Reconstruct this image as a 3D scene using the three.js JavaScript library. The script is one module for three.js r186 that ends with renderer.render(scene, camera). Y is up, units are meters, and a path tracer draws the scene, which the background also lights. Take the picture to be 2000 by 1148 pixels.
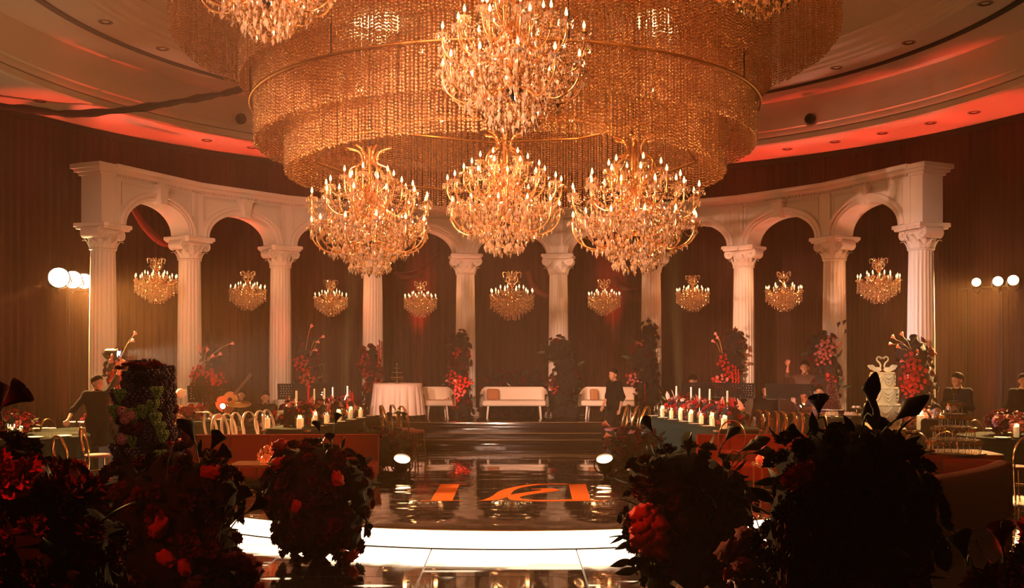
import * as THREE from 'three';
import { mergeGeometries, mergeVertices, toCreasedNormals } from 'three/addons/utils/BufferGeometryUtils.js';
import { RoundedBoxGeometry } from 'three/addons/geometries/RoundedBoxGeometry.js';
import { RectAreaLightUniformsLib } from 'three/addons/lights/RectAreaLightUniformsLib.js';

// ---------------------------------------------------------------- camera, sky, exposure, haze
RectAreaLightUniformsLib.init();
const scene = new THREE.Scene();
scene.background = new THREE.Color(0x000000);
const F = 1920, EYE = 2.15;                                   // focal length in pixels of a 2000 px wide frame, eye height
const camera = new THREE.PerspectiveCamera(2 * Math.atan(574 / F) * 180 / Math.PI, 2000 / 1148, 0.05, 200);
camera.position.set(0, EYE, 0);
camera.lookAt(0, EYE, -10);
camera.setViewOffset(2000, 1148, 0, -116, 2000, 1148);       // level camera, lens shifted upwards
const renderer = new THREE.WebGLRenderer({ antialias: true });
renderer.toneMapping = THREE.LinearToneMapping;
renderer.toneMappingExposure = 1.0;
renderer.shadowMap.enabled = true;
scene.fog = new THREE.FogExp2(new THREE.Color(1, 0.64, 0.38), 0.005);   // stage smoke

// ---------------------------------------------------------------- helpers
const V = (x, y, z) => new THREE.Vector3(x, y, z);
const PI = Math.PI, TAU = PI * 2, rad = (d) => d * PI / 180;
function rng(seed) { let a = seed >>> 0; return () => { a = (a + 0x6d2b79f5) | 0; let t = Math.imul(a ^ (a >>> 15), 1 | a); t = (t + Math.imul(t ^ (t >>> 7), 61 | t)) ^ t; return ((t ^ (t >>> 14)) >>> 0) / 4294967296; }; }
const at = (px, py, d) => V((px - 1000) / F * d, EYE + (690 - py) / F * d, -d);     // where a thing seen there stands, d metres away
const names = new Map();
const numbered = (n) => { const k = names.get(n) ?? 0; names.set(n, k + 1); return k ? n + '_' + String(k).padStart(3, '0') : n; };
function shade(o) { o.traverse((m) => { if (m.isMesh) { m.castShadow = true; m.receiveShadow = true; } }); return o; }
function part(name, geo, mat, parent) { const m = new THREE.Mesh(geo, mat); m.name = name; parent.add(m); return m; }
function tag(o, label, category, group, kind) { if (label) o.userData.label = label; if (category) o.userData.category = category; if (group) o.userData.group = group; if (kind) o.userData.kind = kind; return o; }
function thing(name, label, category, pos = V(0, 0, 0), turn = 0, group) {
  const o = new THREE.Group(); o.name = numbered(name); scene.add(o); o.position.copy(pos); o.rotation.y = turn;
  return tag(o, label, category, group);
}
function solo(name, geo, mat, label, category, pos = V(0, 0, 0), turn = 0, group) {
  const o = new THREE.Mesh(geo, mat); o.name = numbered(name); scene.add(o); o.position.copy(pos); o.rotation.y = turn;
  return tag(o, label, category, group);
}
function struct(name, geo, mat, pos = V(0, 0, 0)) { const o = geo ? new THREE.Mesh(geo, mat) : new THREE.Group(); o.name = numbered(name); o.userData.kind = 'structure'; o.position.copy(pos); scene.add(o); return o; }
function dup(root, pos, turn, label, group) {
  const r = root.clone(); r.name = numbered(root.name.replace(/_\d{3}$/, '')); scene.add(r); r.position.copy(pos); r.rotation.y = turn;
  r.userData = { ...root.userData }; if (label) r.userData.label = label; if (group) r.userData.group = group;
  return r;
}
function M(...list) {                                        // join geometries of one part
  const gs = list.flat(9).map((g) => { const n = g.index ? g.toNonIndexed() : g.clone(); for (const k of Object.keys(n.attributes)) if (!['position', 'normal', 'uv'].includes(k)) n.deleteAttribute(k); if (!n.attributes.normal) n.computeVertexNormals(); if (!n.attributes.uv) n.setAttribute('uv', new THREE.BufferAttribute(new Float32Array(n.attributes.position.count * 2), 2)); n.morphAttributes = {}; return n; });
  return gs.length === 1 ? gs[0] : mergeGeometries(gs);
}
const mv = (g, x, y, z, rx = 0, ry = 0, rz = 0, s = 1) => g.clone().applyMatrix4(new THREE.Matrix4().compose(V(x, y, z), new THREE.Quaternion().setFromEuler(new THREE.Euler(rx, ry, rz, 'YXZ')), typeof s === 'number' ? V(s, s, s) : s));
const box = (w, h, d, x = 0, y = 0, z = 0) => new THREE.BoxGeometry(w, h, d).translate(x, y, z);
const rbox = (w, h, d, r, x = 0, y = 0, z = 0, seg = 2) => new RoundedBoxGeometry(w, h, d, seg, r).translate(x, y, z);
const cyl = (r0, r1, h, n = 16, x = 0, y = 0, z = 0, open = false) => new THREE.CylinderGeometry(r1, r0, h, n, 1, open).translate(x, y + h / 2, z);   // stands on y
const ball = (r, n = 12, x = 0, y = 0, z = 0) => new THREE.SphereGeometry(r, n, Math.max(6, n >> 1)).translate(x, y, z);
const lathe = (pts, n = 24, a0 = 0, a1 = TAU) => new THREE.LatheGeometry(pts.map(([x, y]) => new THREE.Vector2(x, y)), n, a0, a1);
const tube = (pts, r, n = 12, m = 6) => new THREE.TubeGeometry(new THREE.CatmullRomCurve3(pts.map((p) => Array.isArray(p) ? V(...p) : p)), n, r, m, false);
function extr(shape, depth, bevel = 0, curve = 12) { return new THREE.ExtrudeGeometry(shape, { depth, bevelEnabled: bevel > 0, bevelSize: bevel, bevelThickness: bevel, bevelSegments: 1, curveSegments: curve, steps: 1 }); }
const poly = (pts) => { const s = new THREE.Shape(); pts.forEach(([x, y], i) => i ? s.lineTo(x, y) : s.moveTo(x, y)); s.closePath(); return s; };
const cr = (g, a = 0.6) => toCreasedNormals(g, a);
function surf(nu, nv, f) {                                   // open surface from f(u, v) -> [x, y, z]
  const p = [], uv = [], ix = [];
  for (let j = 0; j <= nv; j++) for (let i = 0; i <= nu; i++) { p.push(...f(i / nu, j / nv)); uv.push(i / nu, j / nv); }
  for (let j = 0; j < nv; j++) for (let i = 0; i < nu; i++) { const a = j * (nu + 1) + i, b = a + 1, c = a + nu + 1, d = c + 1; ix.push(a, b, d, a, d, c); }
  const g = new THREE.BufferGeometry(); g.setAttribute('position', new THREE.Float32BufferAttribute(p, 3)); g.setAttribute('uv', new THREE.Float32BufferAttribute(uv, 2)); g.setIndex(ix); g.computeVertexNormals(); return g;
}

// ---------------------------------------------------------------- materials
function noiseTex(n, seed, layers, stretch = [1, 1]) {        // tiling value noise
  const data = new Uint8Array(n * n * 4), r = rng(seed), sum = new Float32Array(n * n);
  for (const [cells, amp] of layers) {
    const cx = Math.max(1, Math.round(cells * stretch[0])), cy = Math.max(1, Math.round(cells * stretch[1])), g = Float32Array.from({ length: cx * cy }, () => r());
    for (let y = 0; y < n; y++) for (let x = 0; x < n; x++) {
      const fx = x / n * cx, fy = y / n * cy, x0 = Math.floor(fx), y0 = Math.floor(fy), u = fx - x0, v = fy - y0, s = u * u * (3 - 2 * u), t = v * v * (3 - 2 * v);
      const G = (i, j) => g[(j % cy) * cx + (i % cx)];
      sum[y * n + x] += amp * ((G(x0, y0) * (1 - s) + G(x0 + 1, y0) * s) * (1 - t) + (G(x0, y0 + 1) * (1 - s) + G(x0 + 1, y0 + 1) * s) * t);
    }
  }
  let lo = Infinity, hi = -Infinity; for (const v of sum) { lo = Math.min(lo, v); hi = Math.max(hi, v); }
  sum.forEach((v, i) => { const k = Math.round((v - lo) / (hi - lo) * 255); data.set([k, k, k, 255], i * 4); });
  const t = new THREE.DataTexture(data, n, n); t.wrapS = t.wrapT = THREE.RepeatWrapping; t.magFilter = THREE.LinearFilter; t.needsUpdate = true; return t;
}
const again = (t, x, y) => { const c = t.clone(); c.repeat.set(x, y); c.needsUpdate = true; return c; };
const grain = noiseTex(256, 3, [[8, 1], [32, .5], [96, .35]]), waves = noiseTex(512, 5, [[5, .6], [13, .5], [31, .32]], [0.5, 1.6]), cloth = noiseTex(256, 9, [[60, 1], [110, .6]]);
const mat = (color, roughness = 0.6, extra = {}) => new THREE.MeshPhysicalMaterial({ color: Array.isArray(color) ? new THREE.Color(...color) : new THREE.Color(color), roughness, side: THREE.DoubleSide, ...extra });
const glow = (r, g, b, k = 1) => new THREE.MeshStandardMaterial({ color: 0x000000, emissive: new THREE.Color(r, g, b), emissiveIntensity: k, roughness: 1 });
const MT = {
  plaster: mat([.74, .68, .62], .55, { bumpMap: again(grain, 2, 2), bumpScale: .003 }),
  ceiling: mat([.72, .66, .58], .8, { bumpMap: again(grain, 12, 12), bumpScale: .002 }),
  black: mat([.008, .007, .007], .7), blackMetal: mat([.02, .02, .02], .4, { metalness: .6 }),
  darkWall: mat([.012, .007, .005], .9),
  drape: mat([.032, .007, .004], .95),
  redDrape: mat([.07, .005, .004], .6, { sheen: .2, sheenColor: new THREE.Color(.8, .1, .06) }),
  gold: mat([.85, .5, .2], .25, { metalness: 1 }), brass: mat([.75, .5, .22], .3, { metalness: 1 }),
  crystal: mat([1, .8, .56], .1, { metalness: .82, flatShading: true, clearcoat: .6 }),
  bead: mat([.72, .44, .23], .2, { metalness: .8 }),
  floor: mat([.012, .009, .008], .07, { clearcoat: 1, clearcoatRoughness: .04, bumpMap: again(waves, .22, .22), bumpScale: .035 }),
  velvet: mat([.13, .004, .003], .85, { specularIntensity: .08, sheen: .22, sheenColor: new THREE.Color(.9, .12, .08), bumpMap: again(cloth, 3, 3), bumpScale: .001 }),
  satin: mat([.26, .01, .012], .5, { specularIntensity: .12, sheen: .08, sheenColor: new THREE.Color(1, .2, .15) }),
  darkCloth: mat([.012, .02, .012], .9, { specularIntensity: .15, bumpMap: again(cloth, 4, 4), bumpScale: .001 }),
  cream: mat([.72, .62, .52], .7, { bumpMap: again(cloth, 3, 3), bumpScale: .001 }),
  white: mat([.8, .76, .7], .6), wax: mat([.85, .7, .45], .5, { transmission: .35 }),
  glass: mat([1, 1, 1], .04, { transmission: 1, ior: 1.45 }), acrylic: mat([.95, .95, .95], .08, { transmission: .8, ior: 1.45 }),
  green: mat([.03, .06, .015], .55), stem: mat([.05, .09, .03], .5),
  skin: mat([.48, .25, .16], .55), suit: mat([.008, .007, .007], .9, { specularIntensity: .15 }), hair: mat([.01, .007, .005], .9, { specularIntensity: .15 }), shirt: mat([.6, .58, .55], .7),
  chrome: mat([.8, .78, .75], .18, { metalness: 1 }),
};
// places that everything else hangs on
const RC = V(0.3, 0, -15.6);                                  // middle of the round ceiling
const CC = V(0, 0, -16.5), CR = 8.13, STEP = rad(16.4);       // middle, radius and bay angle of the colonnade
const PC = V(0, 0, -16.8), PR = 6.1, PH = 0.24, SH = 0.5, AH = 0.6;     // round dance floor; stage height behind it
const onRing = (c, r, a, y = 0) => V(c.x + r * Math.sin(a), y, c.z - r * Math.cos(a));   // a = 0 is straight ahead
// ---------------------------------------------------------------- lamps that have no fitting of their own below
function spot(name, p, target, color, intensity, angle, penumbra = .5, soft = 3) {
  const l = new THREE.SpotLight(new THREE.Color(...color), intensity, 0, rad(angle), penumbra, 2); l.name = name; l.position.copy(p); l.target.position.copy(target); l.castShadow = true; l.shadow.radius = soft; l.shadow.mapSize.set(512, 512);
  scene.add(l, l.target); return l;
}
function lamp(name, p, color, intensity, soft = 2) { const l = new THREE.PointLight(new THREE.Color(...color), intensity, 0, 2); l.name = name; l.position.copy(p); l.castShadow = true; l.shadow.radius = soft; l.shadow.mapSize.set(256, 256); scene.add(l); return l; }
const WARM = [1, .4, .13], AMBER = [1, .52, .2], NEUTRAL = [1, .48, .29], RED = [1, .05, .025], PINK = [1, .4, .24];
// ---------------------------------------------------------------- room shell
{
  const f = struct('floor', box(38, .2, 40, 0, -.1, -13), mat([.01, .006, .005], .5));
  // large glossy sheets laid in front of the dance floor, one by one
  const w = 1.58, g0 = new RoundedBoxGeometry(w - .008, .012, w - .008, 1, .004); const uvs = g0.attributes.uv;
  for (let i = -4; i < 5; i++) for (let j = 0; j < 7; j++) {
    const x = -.88 + (i + .5) * w, z = -9.42 - (j - 3.5) * w; if (z < -13.5 || Math.hypot(x - PC.x, z - PC.z) < PR - 1.3) continue;
    const p = part('floor_panel', g0, MT.floor, f); p.position.set(x, .006, z); p.rotation.y = ((i * 7 + j * 3) % 4) * PI / 2;
  }
  struct('wall_back', box(38, 9.5, .3, 0, 4.55, -33.1), MT.darkWall);
  struct('wall_left', box(.3, 9.5, 40, -19.1, 4.55, -13), MT.darkWall);
  struct('wall_right', box(.3, 9.5, 40, 19.1, 4.55, -13), MT.darkWall);
  struct('wall_front', box(38, 9.5, .3, 0, 4.55, 7.1), MT.darkWall);
  struct('ceiling', box(38.4, .3, 40.4, 0, 9.6, -13), MT.ceiling);
  // tray ceiling: lower soffit with a round opening, curved fascia, upper soffit, crown moulding and raised middle
  const low = new THREE.Shape(); low.moveTo(-19, -20); low.lineTo(19, -20); low.lineTo(19, 20); low.lineTo(-19, 20); low.closePath();
  const hole = new THREE.Path(); hole.absarc(RC.x, -(RC.z + 13), 9.12, 0, TAU, true); low.holes.push(hole);
  const lowG = extr(low, .12, 0, 64).rotateX(-PI / 2).translate(0, 7.0, -13);
  const c = struct('ceiling'); 
  part('lower_soffit', lowG, MT.ceiling, c);
  const ring = (name, pts, m = MT.ceiling, n = 128) => { const o = part(name, cr(lathe(pts, n), .5), m, c); o.position.copy(RC); return o; };
  ring('fascia', [[9.12, 7.0], [9.16, 6.97], [9.2, 7.0], [9.2, 7.14], [9.1, 7.14], [9.07, 7.2], [9.07, 7.26], [9.02, 7.28], [8.98, 7.5], [8.95, 7.89], [9.3, 7.89]]);
  ring('upper_soffit', [[8.97, 7.89], [7.25, 7.89], [7.25, 7.97], [8.97, 7.97]]);
  ring('crown_moulding', [[7.27, 7.86], [7.2, 7.86], [7.18, 7.9], [7.12, 7.92], [7.1, 7.97], [7.02, 8.0], [6.98, 8.08], [6.88, 8.12], [6.84, 8.2], [6.8, 8.22]]);
  ring('upper_fascia', [[6.84, 8.2], [6.8, 8.5], [6.62, 8.85], [6.3, 9.1], [5.6, 9.3], [4, 9.42], [.01, 9.44]]);
  ring('track', [[7.9, 7.86], [8.03, 7.86], [8.03, 7.9], [7.9, 7.9], [7.9, 7.86]], MT.black);
  ring('drape_rail', [[10.84, 6.86], [10.92, 6.86], [10.92, 6.99], [10.84, 6.99], [10.84, 6.86]], MT.black);
}
// black cloth border that sags from the ceiling track down to the drape rail
{
  const pts = [[474, 173, 21.0], [430, 184, 20.7], [380, 193, 20.3], [300, 207, 19.8], [220, 217, 19.2], [130, 222, 19.1], [60, 214, 18.8], [-20, 205, 18.4]].map((p) => at(...p));
  const cv = new THREE.CatmullRomCurve3(pts);
  const g = surf(60, 8, (u, v) => { const p = cv.getPoint(u), a = v * TAU, w = .07 + .012 * Math.sin(u * 31) + .008 * Math.sin(u * 73); return [p.x + Math.cos(a) * .05, p.y + Math.sin(a) * w, p.z + Math.cos(a) * .04]; });
  solo('ceiling_border', g, MT.black, 'black cloth border sagging from the round ceiling track down to the drape rail', 'border');
}
// recessed downlights
{
  const down = (a, r, y, label, group) => {
    const p = onRing(RC, r, a, y), t = thing('downlight', label, 'downlight', p, 0, group);
    part('trim_ring', lathe([[.085, .004], [.085, -.012], [.11, -.016], [.125, -.006], [.125, .004]], 24), mat([.25, .16, .1], .6), t);
    part('lamp_recess', lathe([[.085, -.012], [.08, -.002], [.04, .002], [.001, .003]], 24), MT.black, t);
  };
  const ord = ['first', 'second', 'third', 'fourth', 'fifth', 'sixth', 'seventh', 'eighth'];
  [[-54, 'first'], [-67, 'second'], [-79, 'third']].forEach(([a, o]) => down(rad(a), 7.48, 7.89, `${o} dark downlight left of the bead curtains in the upper ceiling ring`, 'upper ceiling downlights'));
  [[56.3, 'first'], [70, 'second'], [86, 'third']].forEach(([a, o]) => down(rad(a), 7.48, 7.89, `${o} dark downlight right of the bead curtains in the upper ceiling ring`, 'upper ceiling downlights'));
  [40.4, 46.9, 70.7].forEach((a, k) => down(-rad(a), 9.92, 7.0, `${ord[k]} dark downlight left of the bead curtains in the red lit ceiling strip`, 'downlights in the red lit strip'));
  [38.9, 45.7, 52.4, 59.1, 65.1].forEach((a, k) => down(rad(a), 9.92, 7.0, `${ord[k]} dark downlight right of the bead curtains in the red lit ceiling strip`, 'downlights in the red lit strip'));
}
// round openings with a small spotlight in the fascia
for (const [px, py, s] of [[367, 234, 'left'], [1657, 233, 'right']]) {
  const a = s === 'left' ? -rad(45.5) : rad(45.5), p = onRing(RC, 8.93, a, 7.36), t = thing('ceiling_spotlight', `round dark ceiling spotlight set in the curved fascia ${s} of the bead curtains`, 'spotlight', p, -a);
  part('backplate', cyl(.17, .17, .03, 28).rotateX(PI / 2), MT.ceiling, t);
  part('lamp_housing', lathe([[.001, 0], [.1, 0], [.115, .02], [.115, .1], [.09, .14], [.09, .04], [.001, .03]], 24).rotateX(PI / 2).translate(0, -.01, .02), MT.black, t);
}
// ---------------------------------------------------------------- dark drape round the back of the room, panel by panel
{
  const t = thing('stage_drape', 'dark pleated curtain that hangs round the back of the hall behind the white colonnade', 'curtain');
  const n = 34, a0 = -rad(118), a1 = rad(118), r = rng(21);
  for (let k = 0; k < n; k++) {
    const b0 = a0 + (a1 - a0) * k / n, b1 = a0 + (a1 - a0) * (k + 1) / n + .004, ph = r() * 6, q = 9 + r() * 2, lean = .03 * (r() - .5);
    part('drape_panel', surf(72, 5, (u, v) => { const a = b0 + (b1 - b0) * u, w = .018 + .022 * (1 - v); const rr = 10.86 + lean + w * (Math.sin(u * TAU * q / 1.4 + ph) + .35 * Math.sin(u * TAU * q * .5 + ph * 2 + v * 1.5)); const p = onRing(RC, rr, a, .0 + 6.9 * v); return [p.x, p.y, p.z]; }), MT.drape, t);
  }
}
// red swags slung across the drape behind the arches
{
  const swag = (list, label) => {
    const t = thing('drape_swag', label, 'drapery', V(0, 0, 0), 0, 'red swags behind the arches');
    list.forEach((pts) => {
      const cv = new THREE.CatmullRomCurve3(pts.map((p) => at(...p)));
      part('swag_fold', surf(40, 10, (u, v) => { const p = cv.getPoint(u), w = .03 + .05 * Math.sin(u * PI); const d = (v - .5); return [p.x + d * .1, p.y + d * w * 1.6 + .02 * Math.sin(v * 20), p.z + .04 * Math.cos(d * PI) + .02 * Math.sin(v * 23)]; }), MT.redDrape, t);
    });
  };
  swag([[[258, 405, 20.5], [285, 445, 21], [320, 475, 21.4], [360, 480, 21.8]]], 'dark red swag of cloth hanging over the leftmost small chandelier');
  swag([[[778, 535, 25.6], [818, 525, 25.7], [852, 500, 25.8], [890, 462, 25.8]], [[770, 532, 25.7], [790, 541, 25.7], [822, 538, 25.7]]], 'red swag of cloth rising from the fourth small chandelier to the fifth column');
  swag([[[1030, 530, 25.7], [1042, 562, 25.7], [1068, 580, 25.6]], [[1200, 540, 25.4], [1215, 560, 25.4], [1245, 565, 25.3]]], 'thin red swag of cloth behind the two chandeliers right of the middle');
}
// ---------------------------------------------------------------- curved white colonnade: ten columns, nine arches
const ORD = ['first', 'second', 'third', 'fourth', 'fifth', 'sixth', 'seventh', 'eighth', 'ninth', 'tenth'];
const SPRING = 4.62, TOP = 5.71;
{
  // fluted shaft
  const H = 3.38, flutes = 20, per = 6, nu = flutes * per;
  const shaft = surf(nu, 14, (u, v) => {
    const y = v, k = (u * per * flutes) % per / per, tap = (1 - .13 * v * v), edge = Math.min(1, Math.min(v, 1 - v) * 22);
    const R = .255 * tap - .021 * edge * Math.pow(Math.sin(k * PI), .7), a = u * TAU; return [R * Math.sin(a), y * H, R * Math.cos(a)];
  });
  const base = cr(M(box(.68, .1, .68, 0, .05, 0), lathe([[.001, .1], [.33, .1], [.345, .13], [.345, .16], [.33, .19], [.29, .2], [.285, .24], [.3, .26], [.3, .28], [.27, .3], [.26, .31], [.001, .31]], 40)), .5);
  // capital
  const bell = lathe([[.225, 0], [.245, .01], [.25, .03], [.225, .045], [.22, .1], [.225, .25], [.25, .34], [.3, .38], [.001, .4]], 32);
  const ab = new THREE.Shape(), A = .385, q = .3; ab.moveTo(-A, -A + .05); ab.lineTo(-A + .05, -A); ab.quadraticCurveTo(0, -q, A - .05, -A); ab.lineTo(A, -A + .05); ab.quadraticCurveTo(q, 0, A, A - .05); ab.lineTo(A - .05, A); ab.quadraticCurveTo(0, q, -A + .05, A); ab.lineTo(-A, A - .05); ab.quadraticCurveTo(-q, 0, -A, -A + .05);
  const abacus = M(extr(ab, .05, .012, 10).rotateX(-PI / 2).translate(0, .44, 0), mv(extr(ab, .035, .006, 10).rotateX(-PI / 2), 0, .395, 0, 0, 0, 0, V(.93, 1, .93)), box(.09, .1, .09, 0, .44, .32), box(.09, .1, .09, 0, .44, -.32));
  const spiral = (s) => { const p = []; for (let i = 0; i <= 30; i++) { const t = i / 30, a = t * TAU * 1.9, r = .115 * (1 - t) + .018; p.push(V(s * Math.cos(a + PI / 2) * r, Math.sin(a + PI / 2) * r, 0)); } return p; };
  const volute = (s) => M(tube(spiral(s), .014, 48, 6).translate(0, 0, .2), tube(spiral(s), .014, 48, 6).translate(0, 0, -.2), cyl(.112, .112, .38, 20).rotateX(PI / 2).translate(0, 0, -.19), ball(.024, 10, 0, 0, .205), ball(.024, 10, 0, 0, -.205));
  const leaf = (h, w, curl) => surf(6, 8, (u, v) => { const x = (u - .5) * w * Math.sin(Math.min(1, v * 1.25 + .25) * PI * .92) * (1 + .16 * Math.cos(v * 22)), bend = curl * Math.pow(v, 2.4), y = h * v - .35 * h * Math.pow(Math.max(0, v - .72) / .28, 2); return [x, y, .005 + .05 * v + bend + .03 * Math.cos((u - .5) * PI) * (1 - v * .5) - .012 * Math.abs(u - .5)]; });
  const l1 = leaf(.2, .17, .09), l2 = leaf(.34, .16, .1);
  const first = thing('column', '', 'column', V(0, SH, 0), 0, 'white fluted columns');
  part('column_base', base, MT.plaster, first);
  const sh = part('shaft', shaft, MT.plaster, first); sh.position.y = .3;
  const cap = part('capital', cr(bell, .5), MT.plaster, first); cap.position.y = .3 + H - .01 - 0.07;
  part('abacus', cr(abacus, .5), MT.plaster, cap);
  for (const s of [-1, 1]) { const v = part('volute', cr(volute(s), .5), MT.plaster, cap); v.position.set(s * .285, .33, 0); }
  for (let k = 0; k < 8; k++) { const a = k / 8 * TAU; const g = part('acanthus_leaf', l1, MT.plaster, cap); g.rotation.y = a; g.position.set(Math.sin(a) * .215, .04, Math.cos(a) * .215); }
  for (let k = 0; k < 8; k++) { const a = (k + .5) / 8 * TAU; const g = part('acanthus_leaf', l2, MT.plaster, cap); g.rotation.y = a; g.position.set(Math.sin(a) * .21, .04, Math.cos(a) * .21); }
  const sc = (SPRING - SH) / (.3 + H - .08 + .515);
  const lab = (k) => k === 0 ? 'white fluted column at the left end of the colonnade, in the glare of the lamps' : k === 9 ? 'white fluted column at the right end of the colonnade, beside the cake' : k < 5 ? `${ORD[k]} white fluted column from the left end of the colonnade` : `${ORD[9 - k]} white fluted column from the right end of the colonnade`;
  for (let k = 0; k < 10; k++) {
    const a = (k - 4.5) * STEP, p = onRing(CC, CR, a, SH), o = k ? dup(first, p, -a, lab(k)) : first;
    o.position.copy(p); o.rotation.y = -a; o.scale.y = sc; o.userData.label = lab(k);
  }
  // arch bays: wall with an elliptic opening, archivolt, keystone, cornice, panels
  const L = 2 * CR * Math.sin(STEP / 2), h = TOP - SPRING, hw = .86, rise = .56, D = .46;
  const s = new THREE.Shape(); s.moveTo(-L / 2, 0); s.lineTo(-hw, 0);
  for (let i = 1; i <= 36; i++) { const t = PI - i / 36 * PI; s.lineTo(Math.cos(t) * hw, Math.sin(t) * rise); }
  s.lineTo(L / 2, 0); s.lineTo(L / 2, h - .2); s.lineTo(-L / 2, h - .2); s.closePath();
  const wall = extr(s, D, 0).translate(0, 0, -D / 2);
  const arcBand = (o0, o1) => { const b = new THREE.Shape(); for (let i = 0; i <= 36; i++) { const t = PI - i / 36 * PI; const x = Math.cos(t) * (hw + o1), y = Math.sin(t) * (rise + o1); i ? b.lineTo(x, y) : b.moveTo(x, y); } for (let i = 0; i <= 36; i++) { const t = i / 36 * PI; b.lineTo(Math.cos(t) * (hw + o0), Math.sin(t) * (rise + o0)); } b.closePath(); return b; };
  const archivolt = M(extr(arcBand(0, .16), .05, .006).translate(0, 0, D / 2), extr(arcBand(.105, .16), .1, .008).translate(0, 0, D / 2), extr(arcBand(.045, .068), .075, .005).translate(0, 0, D / 2));
  const key = M(extr(poly([[-.075, -.03], [.075, -.03], [.12, .3], [-.12, .3]]), .2, .012).translate(0, rise - .02, D / 2 - .02), box(.32, .05, .3, 0, rise + .3, D / 2 + .06), box(.27, .035, .26, 0, rise + .258, D / 2 + .05));
  const prof = poly([[0, -.06], [.03, -.06], [.03, -.02], [.045, .0], [.045, .05], [.09, .07], [.11, .12], [.19, .15], [.21, .19], [.21, .225], [0, .225]]);
  const half = (pr, len) => extr(pr, len).rotateY(PI / 2).translate(-len / 2, 0, 0);      // profile along x, proud towards -z
  const cornice = M(mv(half(prof, L + .06), 0, h - .2, D / 2 - .03, 0, PI, 0), mv(half(prof, L + .06), 0, h - .2, -D / 2 + .03), box(L + .02, .2, D - .04, 0, h - .1, 0));
  const dent = []; for (let x = -L / 2 + .04; x < L / 2; x += .075) dent.push(box(.042, .045, .05, x, h - .155, D / 2 + .03));
  const panel = (sx) => { const x0 = sx * (L / 2 - .24), pts = [[x0, .62], [x0, h - .27], [sx * .17, h - .27], [sx * .17, .86]]; const p = [];
    for (let i = 0; i <= 12; i++) { const t = PI / 2 - sx * (.14 + i / 12 * .62); pts.push([Math.cos(t) * (hw + .24), Math.sin(t) * (rise + .2)]); }
    const cl = pts.filter(([x]) => sx * x < L / 2 - .24); const ring = [...pts.slice(0, 3), ...cl.slice(2)];
    return [[x0, .36, x0, h - .27], [x0, h - .27, sx * .17, h - .27]].map(([a, b, c, d]) => { const len = Math.hypot(c - a, d - b); return mv(box(len, .028, .035), (a + c) / 2, (b + d) / 2, D / 2 + .004, 0, 0, Math.atan2(d - b, c - a)); }); };
  const pil = (sx) => box(.17, h - .2, .08, sx * (L / 2 - .085), (h - .2) / 2, D / 2 + .012);
  const bay = thing('arch', '', 'arch', V(0, SPRING, 0), 0, 'white arches of the colonnade');
  part('arch_wall', wall, MT.plaster, bay);
  part('archivolt', cr(archivolt, .5), MT.plaster, bay); part('keystone', key, MT.plaster, bay); part('cornice', cr(cornice, .5), MT.plaster, bay);
  part('dentil_course', M(dent), MT.plaster, bay).userData.kind = 'stuff';
  for (const sx of [-1, 1]) { part('panel_moulding', M(panel(sx)), MT.plaster, bay); part('pilaster_strip', pil(sx), MT.plaster, bay); }
  for (let k = 0; k < 9; k++) {
    const a = (k - 4) * STEP, p = onRing(CC, CR * Math.cos(STEP / 2), a, SPRING), o = k ? dup(bay, p, -a) : bay;
    o.position.copy(p); o.rotation.y = -a; o.userData.label = k === 4 ? 'white arch of the colonnade in the middle, behind the hanging chandelier' : k < 4 ? `${ORD[k]} white moulded arch from the left end of the colonnade` : `${ORD[8 - k]} white moulded arch from the right end of the colonnade`;
  }
  // end piers that close the entablature
  for (const s2 of [-1, 1]) {
    const a = s2 * 4.5 * STEP, b = a - s2 * STEP * .5, p = onRing(CC, CR, a, SPRING), t = thing('end_pier', `plain white end block over the ${s2 < 0 ? 'left' : 'right'} end column of the colonnade`, 'pier', p, -b);
    part('pier_block', box(.3, h - .2, D + .06, s2 * .13, (h - .2) / 2, 0), MT.plaster, t);
    part('pier_cornice', cr(M(box(.36, .06, D + .12, s2 * .15, h - .17, 0), box(.44, .06, D + .22, s2 * .17, h - .11, 0), box(.5, .09, D + .3, s2 * .19, h - .035, 0)), .5), MT.plaster, t);
  }
}
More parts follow.
